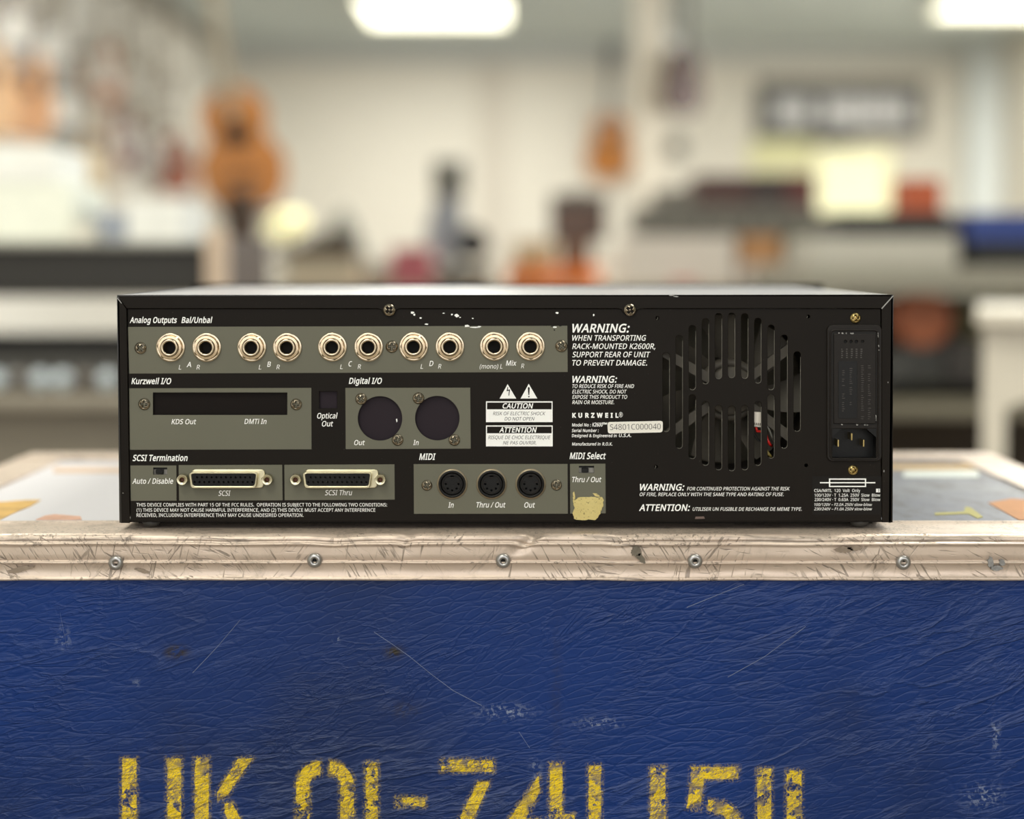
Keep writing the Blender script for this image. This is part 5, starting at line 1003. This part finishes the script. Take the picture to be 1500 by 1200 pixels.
# guitars
def guitar(name, label, loc, L, rgb, rz=0, ry=0, kind='acoustic', group=None, neck=(88, 70, 54), hook=0.):
    """L = full length; origin at the bottom of the body"""
    e = empty(name, loc, label, 'guitar', group, rz); e.rotation_euler = (0, ry, rz)
    bl = L * (.48 if kind == 'acoustic' else .40); w = bl * (.40 if kind == 'acoustic' else .38); o = []
    n = 44
    for i in range(n):
        a = 2 * pi * i / n; t = (1 - cos(a)) / 2            # 0 bottom 1 top
        prof = (1.0 - .26 * t) * (1 - .30 * math.exp(-((t - .60) / .12) ** 2)); sgn = 1 if sin(a) >= 0 else -1
        o.append((sgn * w * prof * abs(sin(a)) ** .62, bl * t))
    th = L * (.10 if kind == 'acoustic' else .045)
    MB().prism(o, -th / 2, th / 2).build('body', wood('wood ' + name + str(rgb), rgb, tuple(int(c * .72) for c in rgb), .3), e)
    MB().box(-L * .022, L * .022, -th / 2 - L * .012, -th / 2 + L * .02, bl * .78, L * .84).build('neck', mat('neck ' + str(neck), neck, .5), e)
    MB().box(-L * .038, L * .038, -th / 2 - L * .010, -th / 2 + L * .006, L * .84, L, .004).build('headstock', mat('headstock ' + str(neck), tuple(int(c * .8) for c in neck), .4), e)
    if hook: MB().box(-.008, .008, 0, hook, L * .84, L * .86).build('wall_hook', M_plas2, e)
    if kind == 'acoustic': MB().lathe([(bl * .09, 0), (bl * .11, .002)], (0, -th / 2, bl * .62), n=20).build('sound_hole', M_hole, e)
    else: MB().prism([(-w * .5, bl * .25), (w * .55, bl * .3), (w * .4, bl * .75), (-w * .3, bl * .72)], -th / 2 - .003, -th / 2).build('pickguard', mat('pickguard', (200, 196, 186), .4), e)
    MB().box(-w * .3, w * .3, -th / 2 - .01, -th / 2, bl * .26, bl * .30).build('bridge', M_plas2, e)
    return e
# ---- left: organ console
dL = 2.5; yL = dL - DIST
def zL(py): return B(100, py, dL).z
xl0 = -2.0; xl1 = B(332, 400, dL).x
con = empty('organ_console', ((xl0 + xl1) / 2, yL, 0), 'broad keyboard console at left with charcoal back, cream key strip and row of silver knobs', 'keyboard')
ox = (xl0 + xl1) / 2; hw = (xl1 - xl0) / 2 - .035
MB().box(-hw, hw, .02, .45, 0, zL(598), .004).build('lower_panel', mat('taupe panel', (140, 132, 118), .6), con)
MB().box(-hw, hw, -.02, .10, zL(600), zL(576), .008).build('ledge', mat('grey ledge', (150, 142, 128), .5), con)
MB().box(-hw, hw, .01, .40, zL(577), zL(520)).build('control_panel', mat('dark control panel', (66, 64, 60), .5), con)
kb = MB().lathe([(.0150, -.005), (.0150, .012), (.011, .020), (.0001, .0205)], n=20)
k0 = None
for i in range(20):
    px = 157 - 33 * i
    if px < -420: break
    if k0 is None: k0 = kk = kb.build('knob', mat('silver knob', (206, 216, 222), .35, .0), con)
    else: kk = k0.copy(); COL.objects.link(kk); kk.parent = con
    kk.location = (B(px, 557, dL).x - ox, .01, zL(557))
for px in (28, 125):
    kk = kb.build('knob', mat('dull brown knob', (112, 104, 96), .5), con, 'dull brown grey knob'); kk.location = (B(px, 557, dL).x - ox, .006, zL(557))
MB().box(-hw, hw, .06, .40, zL(520), zL(504)).build('recess', M_hole, con)
for i in range(26):
    w_ = .028; xk = hw - .003 - i * .0305
    MB().box(xk - w_, xk, .0, .3, zL(504), zL(436), .003).build('key', mat('ivory key', (244, 236, 214), .4, var=.06, vs_=8), con) if i < 1 else None
ky = con.children[-1]
for i in range(1, int(2 * hw / .0305)): kk = ky.copy(); COL.objects.link(kk); kk.parent = con; kk.location = (-.0305 * i, 0, 0)
MB().box(-hw, hw, .05, .40, zL(436), zL(430)).build('key_rail', mat('rail grey', (120, 114, 104), .5), con)
MB().box(-hw, hw, .03, .42, zL(430), zL(362), .004).build('upper_panel', mat('charcoal panel', (40, 38, 35), .6, var=.05), con)
MB().box(-hw, hw, .02, .45, zL(362), zL(352), .003).build('top_shelf', mat('grey top shelf', (150, 148, 140), .5), con)
MB().box(hw + .002, hw + .033, .03, .45, 0, zL(345)).build('dark_side', mat('dark brown side', (78, 62, 50), .6), con)
for s_ in (-1, 1): MB().box(s_ * hw if s_ > 0 else -hw - .035, hw + .035 if s_ > 0 else -hw, .0, .03, 0, zL(335), .006).build('end_panel', mat('pinkish cream end panel', (198, 176, 154), .5), con)
zc = zL(352)
boxthing('storage_box', 'long rounded white box lying on the console under a second white box', 'box', -160, 104, 268, dL + .08, zc, .22, (236, 238, 224))
zc2 = B(0, 268, dL + .08).z
boxthing('storage_box', 'white box stacked on top of the long white box at far left', 'box', -150, 80, 214, dL + .08, zc2, .2, (238, 238, 232))
boxthing('paper_tray', 'bright white paper tray on the right end of the console', 'tray', 186, 266, 294, dL + .08, zc, .22, (232, 232, 226))
boxthing('paper_tray', 'blue grey tray between white boxes on the console', 'tray', 136, 186, 312, dL + .12, zc, .2, (158, 164, 176))
boxthing('storage_box', 'small cream box in front of the beige carton on the console', 'box', 104, 134, 326, dL + .04, zc, .05, (226, 222, 208))
jar = empty('glass_jar', (B(272, 300, dL + .36).x, yL + .37, zc), 'small pale jar at right end of the console', 'jar')
hj = B(272, 288, dL + .36).z - zc; MB().lathe([(.010, 0), (.014, .003), (.014, hj * .8), (.010, hj * .92)], axis='z', n=20).build('jar_body', mat('pale jar', (212, 220, 210), .3), jar); MB().lathe([(.012, hj * .9), (.012, hj)], axis='z', n=20).build('lid', M_rivet, jar)
boxthing('carton', 'beige carton beside the white boxes on the console', 'box', 86, 140, 220, dL + .32, zc, .06, (206, 186, 154))
# ---- left wall instruments
gw = RX0 + .16
specs = [(-22, 112, 200, (196, 150, 90), 'pale tan hanging guitar at the left picture edge', 0), (40, 30, 203, (190, 126, 44), 'amber hanging guitar second from the left', 0), (92, 50, 212, (100, 100, 84), 'grey green hanging guitar third from the left', 1),
         (135, 60, 290, (190, 168, 136), 'cream natural guitar hanging beside the dark red one', 0), (183, 90, 248, (120, 36, 30), 'dark red guitar hanging on the left wall', 1), (222, 120, 262, (150, 142, 132), 'pale silver guitar hanging right of the dark red one', 1), (258, 150, 286, (146, 66, 30), 'reddish brown guitar hanging low on the left wall', 0)]
for i, (px, yt, yb, rgb, lb, el) in enumerate(specs):
    d = (-gw) * F / (750 - px) ; a = B(px, yt, d); b = B(px, yb, d); L = a.z - b.z
    L = min(1.0, max(L * 1.1, .8)); guitar('hanging_guitar', lb, (gw, d - DIST, b.z), L, rgb, radians(50), 0, 'electric' if el else 'acoustic', 'guitars hanging on the left wall', hook=.22, neck=(158, 148, 130))
for i, (px, rgb, lb) in enumerate([(20, (120, 110, 98), 'dull grey guitar in the upper row at far left'), (75, (134, 128, 116), 'pale grey guitar in the upper row left wall'), (152, (190, 120, 70), 'orange brown guitar at top of left wall'), (195, (170, 160, 140), 'straw coloured guitar in the upper row of left wall'), (240, (150, 140, 124), 'taupe guitar highest on the left wall near corner')]):
    d = (-gw) * F / (750 - px); b = B(px, 18 + i % 2 * 20 + (60 if i in (0, 1) else -10), d); guitar('hanging_guitar', lb, (gw, d - DIST, min(max(b.z, 1.7), 1.78)), .85, rgb, radians(50), 0, 'electric', 'guitars hanging on the left wall', hook=.22, neck=(158, 148, 130))
rail = MB().box(RX0, RX0 + .03, 4.5, 11.6, 2.60, 2.66).build('hanger_rail', mat('hanger rail', (150, 140, 124), .5), None, 'long pale rail along the top of the left wall', 'rail')
rail2 = MB().box(RX0, RX0 + .03, 4.5, 11.6, 1.66, 1.72).build('hanger_rail', mat('hanger rail', (150, 140, 124), .5), None, 'lower pale rail across the left wall behind guitars', 'rail')
# ---- orange guitar and dark case at 340
dO = 5.6; zfl = B(340, 279, dO).z
std = empty('display_stand', (B(346, 300, dO).x, dO - DIST + .12, 0), 'dark brown stand post carrying the orange acoustic guitar', 'stand')
wS = .055; MB().box(-wS, wS, -.05, .05, .04, zfl, .01).build('post', mat('dark brown post', (72, 54, 42), .6), std); MB().box(-.12, .12, -.2, .3, 0, .04, .01).build('base', mat('dark brown post', (72, 54, 42), .6), std)
MB().box(-.09, .09, .05, .20, B(340, 306, dO).z - .02, B(340, 306, dO).z).build('cradle', mat('dark brown post', (72, 54, 42), .6), std)
a = B(349, 300, dO); guitar('display_guitar', 'orange acoustic guitar standing upright behind the dark post', (a.x, dO - DIST + .245, B(340, 306, dO).z + .002), .92, (214, 132, 30), radians(8), radians(-9), 'acoustic', neck=(168, 156, 134))
# ---- long bench behind the unit (middle)
e, zB, yB = bench('workbench', 'long wooden workbench behind the synthesizer, mostly hidden', 408, 905, 421, 5.0, .9, .05, (170, 152, 128), (110, 100, 90), nm='middle bench')
d5 = 5.05
boxthing('storage_box', 'beige box on the workbench under the slanted dark bag', 'box', 418, 520, 380, d5, zB, .3, (196, 182, 158))
zz = B(450, 380, d5).z
bg_ = empty('guitar_bag', (B(455, 380, d5).x, d5 - DIST + .16, zz), 'slanted dark brown bag lying on the beige box', 'bag')
w_ = .13; MB().prism([(-w_, 0), (w_ * .9, 0), (w_, .06), (w_ * .7, .085), (-w_ * .2, .055), (-w_, .02)], -.08, .08).build('bag_body', mat('dark canvas', (84, 74, 62), .8), bg_); MB().tube([(-.03, 0, .05), (0, 0, .085), (.05, 0, .07)], .006).build('handle', M_plas, bg_)
# dome lamp
lp = empty('globe_lamp', (B(420, 330, 5.5).x, 5.5 - DIST, zB), 'glowing pale yellow oval lamp on the workbench beside the dark bag', 'lamp')
hz = B(420, 330, 5.5).z - zB; sp = MB().sphere((0, 0, 0), .075, (1.0, .7, .62), 20)
s_ = sp.build('lamp_shade', mat('pale yellow lamp shade', (242, 236, 180), .6, emit=.7), lp); s_.location = (0, 0, hz); s_.rotation_euler = (0, radians(-18), 0)
MB().lathe([(.05, 0), (.045, .012), (.008, .02), (.008, hz - .03)], axis='z', n=20).build('lamp_stand', M_plas2, lp)
# grey conical shade
cn_ = empty('stand_cover', (B(503, 300, 5.55).x, 5.55 - DIST, zB), 'tall grey hooded cover standing right of the beige box', 'cover'); hc = B(505, 300, 5.3).z - zB
MB().lathe([(.088, 0), (.086, hc * .35), (.062, hc * .6), (.034, hc * .85), (.012, hc)], axis='z', n=28).build('hood', mat('grey green hood', (112, 112, 102), .7), cn_)
MB().lathe([(.020, hc * .55), (.034, hc * .62), (.020, hc * .72)], (0, -.058, 0), 'z', 14).build('dark_vent', mat('dark vent', (50, 48, 46), .6), cn_)
boxthing('gift_box', 'pinkish red box on the workbench left of the grey machine', 'box', 572, 632, 362, d5, zB, .12, (176, 92, 100), pybot=None)
boxthing('storage_box', 'low grey box along the workbench behind the red one', 'box', 530, 720, 388, 5.4, zB, .14, (126, 118, 106))
# drill press
dp_d = 5.3; X = B(660, 300, dp_d).x
dp = empty('drill_press', (X, dp_d - DIST, zB), 'blue grey upright bench machine with dark motor on the workbench', 'machine')
hp = B(660, 236, dp_d).z - zB
MB().box(-.085, .085, -.10, .10, 0, .035, .008).build('machine_base', mat('machine grey', (104, 104, 98), .5), dp)
MB().lathe([(.022, .03), (.022, hp * .98)], (0, .05, 0), 'z', 20).build('column', mat('column steel', (150, 154, 156), .4, .3), dp)
MB().box(-.055, .05, -.09, .07, hp * .72, hp, .014).build('drive_head', mat('head grey', (112, 112, 104), .5), dp)
MB().prism([(-.075, hp * .22), (.045, hp * .22), (.045, hp * .5), (.03, hp * .72), (-.045, hp * .72), (-.08, hp * .45)], -.05, .05).build('belt_housing', mat('blue grey housing', (152, 160, 168), .5), dp)
MB().lathe([(.050, -.05), (.055, -.04), (.055, .06), (.045, .07)], (.072, 0, hp * .34), '-y', 24).build('motor', mat('black motor', (34, 32, 30), .5), dp)
MB().prism([(.04, hp * .44), (.13, hp * .30), (.12, hp * .24), (.04, hp * .30)], -.02, .04).build('motor_bracket', mat('machine olive', (110, 106, 90), .5), dp)
# amp in black frame with crate beneath
boxthing('storage_box', 'pale olive box on the workbench behind the orange guitar', 'box', 752, 815, 352, 5.3, zB, .2, (182, 172, 138))
boxthing('crate', 'brown crate on the workbench carrying the black framed amplifier', 'crate', 822, 866, 354, d5 + .3, zB, .2, (116, 84, 62))
zz = B(840, 354, d5 + .3).z
boxthing('amplifier', 'small black framed amplifier with brown grille on top of the crate', 'amplifier', 808, 889, 284, d5 + .3, zz, .2, (62, 52, 48), kind='amp')
og = guitar('orange_guitar', 'bright orange guitar lying on its back on the workbench', (B(745, 410, 5.0).x, 5.0 - DIST + .16, zB + .05), .62, (244, 124, 12), 0, radians(90), 'acoustic', neck=(150, 96, 50)); og.rotation_euler = (0, radians(90), 0)
og.rotation_euler = (radians(-90), 0, radians(-90)); og.location = (B(742, 410, 5.0).x, 5.0 - DIST + .14, zB + .035)
# ---- right middle bench
e, zR, yR = bench('workbench', 'pale workbench behind the right half of the synthesizer', 912, 1200, 419, 4.2, .8, .05, (190, 176, 156), (110, 100, 90), nm='right middle bench')
dm = 4.25
boxthing('storage_box', 'wide cream white box on the bench under the grey rack unit', 'box', 915, 1078, 345, dm, zR, .35, (228, 218, 206))
boxthing('storage_box', 'short white box under the tan box', 'box', 1084, 1146, 386, dm, zR, .3, (226, 212, 200))
zz = B(1100, 386, dm).z; boxthing('carton', 'tan cardboard box on the short white box', 'box', 1084, 1144, 345, dm, zz, .3, (190, 138, 88))
boxthing('book', 'thin green upright folder between the boxes and the keyboard case', 'folder', 1164, 1180, 338, dm, zR, .25, (108, 128, 96))
boxthing('notebook', 'small red notebook leaning low in front of the cream box', 'notebook', 985, 1018, 412, 4.21, zR, .02, (214, 92, 84))
zz = B(1000, 345, dm).z
boxthing('rack_unit', 'long grey rack unit across the cream and tan boxes', 'rack unit', 935, 1198, 302, dm, zz, .35, (118, 114, 104), kind='rack')
zz = B(1000, 302, dm).z
for i, (p0, p1, rgb, lb) in enumerate([(1022, 1098, (84, 56, 50), 'dark brown case left on the grey rack unit'), (1100, 1150, (66, 54, 52), 'near black case in the middle on the grey rack unit'), (1152, 1196, (100, 52, 48), 'dark red case right on the grey rack unit')]):
    boxthing('instrument_case', lb, 'case', p0, p1, 256, dm + .03, zz, .25, rgb, 'dark cases on the grey rack unit')
boxthing('junk_box', 'low grey box at left end of the grey rack unit', 'box', 962, 1018, 277, dm + .05, zz, .2, (122, 116, 106))
# ---- hanging instruments at the back
a, b = B(893, 62, 12.8), B(893, 262, 12.8); guitar('hanging_guitar', 'amber sunburst guitar hanging alone on the white rear wall', (a.x, RY1 - .1, b.z), a.z - b.z, (206, 130, 50), radians(-25), radians(3), 'acoustic', neck=(130, 134, 136), hook=.11)
a, b = B(1000, -30, 8.9), B(1000, 168, 8.9); guitar('hanging_guitar', 'dark brown guitar hanging right of the cream column', (a.x, 8.0, b.z), a.z - b.z, (92, 60, 44), radians(35), 0, 'acoustic', neck=(104, 98, 90))
a, b = B(1008, -60, 9.4), B(1008, 90, 9.4); guitar('hanging_guitar', 'grey blue guitar high up beside the cream column', (a.x - .1, 8.5, b.z), a.z - b.z, (138, 142, 138), radians(30), 0, 'electric', neck=(120, 118, 110))
a, b = B(980, 200, 9), B(1003, 232, 9); ob = MB().lathe([(.05, 0), (.055, .02), (.05, .05), (.02, .06)], (a.x + .04, 8.1, (a.z + b.z) / 2), '-y', 20).build('wall_clock', mat('dark clock', (74, 72, 64), .5), None, 'small dark round gadget on the cream column edge', 'clock')
# sign
a, b = B(1112, 118, 12.9), B(1356, 202, 12.9); sg = empty('wall_sign', ((a.x + b.x) / 2, RY1 - .01, (a.z + b.z) / 2), 'dark grey rectangular sign with pale blurred lettering on rear wall', 'sign')
w, h = (b.x - a.x) / 2, (a.z - b.z) / 2; MB().box(-w, w, -.05, 0, -h, h, .01).build('board', mat('sign board', (84, 84, 80), .5), sg)
for i in range(11):
    if i == 3: continue
    k = MB()
    xx = -w * .80 + i * w * .148; hh_ = h * (.50 if i not in (4, 6) else .60); k.box(xx, xx + w * .125, -.056, -.05, -hh_ * .9, hh_ * .7).build('pale_letter_block', mat('sign pale band', (226, 226, 228), .5), sg)
MB().box(-w * .3, w * .15, -.05, 0, -h * 1.22, -h).build('bracket', M_plas2, sg)
a, b = B(1100, 205, 12.9), B(1196, 250, 12.9); MB().box(a.x, b.x, RY1 - .02, RY1, b.z, a.z).build('wall_poster', mat('pale yellow poster', (226, 224, 176), .7), None, 'pale yellow poster on the rear wall beside the glowing window', 'poster')
# ---- right bench with shelf
e, zQ, yQ = bench('workbench', 'long grey workbench at right with shelves underneath', 1186, 1760, 391, 3.4, .8, .055, (156, 152, 138), (120, 114, 104), shelf=[(B(1300, 566, 3.4).z, (134, 128, 112)), (.25, (100, 90, 80))], nm='right bench')
eb_ = e; d3 = 3.45
MB().box(-.4, .4, -.37, -.34, B(1300, 612, 3.4).z, B(1300, 566, 3.4).z).build('shelf_lip', mat('right bench shelf', (134, 128, 112), .6), eb_)
MB().box(-.4, .4, .30, .33, .1, B(1300, 440, 3.4).z).build('back_panel', mat('dark brown back panel', (66, 54, 42), .7), eb_)
boxthing('keyboard_case', 'pale grey long case on the right bench under the black one', 'case', 1188, 1404, 346, d3, zQ, .3, (196, 192, 180))
zz = B(1300, 346, d3).z
boxthing('keyboard_case', 'slim black case on top of the pale grey long case', 'case', 1226, 1392, 311, d3 + .02, zz, .25, (44, 44, 42))
zz2 = B(1300, 311, d3 + .02).z
boxthing('cushion', 'small orange red pack on top of the slim black case', 'pack', 1322, 1380, 262, d3 + .1, zz2, .1, (196, 96, 58))
boxthing('storage_box', 'black low box under the royal blue box', 'box', 1428, 1560, 354, d3, zQ, .3, (36, 36, 34))
zz = B(1450, 354, d3).z
boxthing('tool_box', 'royal blue box at the right picture edge on the bench', 'box', 1420, 1570, 312, d3, zz, .3, (52, 72, 140))
# shelf contents
zS = B(1300, 566, 3.4).z
hl = empty('round_drum', (B(1362, 470, 3.45).x, 3.45 - DIST + .10, zS), 'orange brown round drum on the shelf under the right bench', 'drum')
rD = .062; zD = B(1362, 468, 3.45).z - zS
MB().lathe([(rD * .95, -.05), (rD, -.045), (rD, .045), (rD * .95, .05)], (0, 0, zD), '-y', 32).build('shell', mat('orange brown shell', (176, 92, 52), .4), hl); MB().lathe([(rD * .9, .05), (rD * .9, .052)], (0, 0, zD), '-y', 32).build('drum_head', mat('drum head', (172, 100, 66), .5), hl)
MB().box(-.05, .05, -.04, .04, 0, zD - rD * .9, .004).build('drum_stand', mat('charcoal stand', (66, 66, 64), .6), hl)
boxthing('storage_box', 'charcoal box on the shelf below the round drum', 'box', 1230, 1420, 520, 3.52, zS, .2, (76, 74, 70)) if False else None
boxthing('speaker_box', 'charcoal box at the left of the drum on the shelf', 'box', 1225, 1335, 520, d3 + .02, zS, .25, (72, 72, 70))
boxthing('speaker_box', 'charcoal box right of the drum on the shelf', 'box', 1392, 1440, 500, d3 + .02, zS, .25, (60, 56, 54))
boxthing('cable_box', 'yellow green box on the shelf at the right edge, high on a stack', 'box', 1440, 1500, 436, 3.55, zS, .2, (160, 154, 116))
# white side stand in front right
dW = 2.2; ws = empty('side_table', (B(1440, 480, dW).x, dW - DIST, 0), 'cream white side table with arched opening at the right picture edge', 'table')
ws.rotation_euler = (0, 0, -radians(16.5)); xw0, xw1 = 0, .2; zW = B(1500, 476, dW).z; zA = B(1500, 598, dW).z
Mwh = mat('cream white laminate', (222, 214, 198), .5, var=.05)
lw = B(1474, 480, dW).x - B(1440, 480, dW).x
arch = [(xw0, 0), (xw0 + lw, 0), (xw0 + lw, zA - .03)] + [(xw0 + lw + (xw1 - xw0 - 2 * lw) * i / 8, zA + .02 * sin(pi * i / 8) ) for i in range(9)] + [(xw1 - lw, zA - .03), (xw1 - lw, 0), (xw1, 0), (xw1, zW), (xw0, zW)]
MB().prism(arch, 0, .03).build('front_frame', Mwh, ws); MB().prism(arch, .37, .40).build('rear_frame', Mwh, ws)
MB().box(xw0 - .01, xw1 + .01, -.02, .42, zW, zW + .02, .004).build('top', Mwh, ws)
for s_ in (xw0, xw1 - .012): MB().box(s_, s_ + .012, .03, .37, .3, zW).build('side_panel', Mwh, ws)
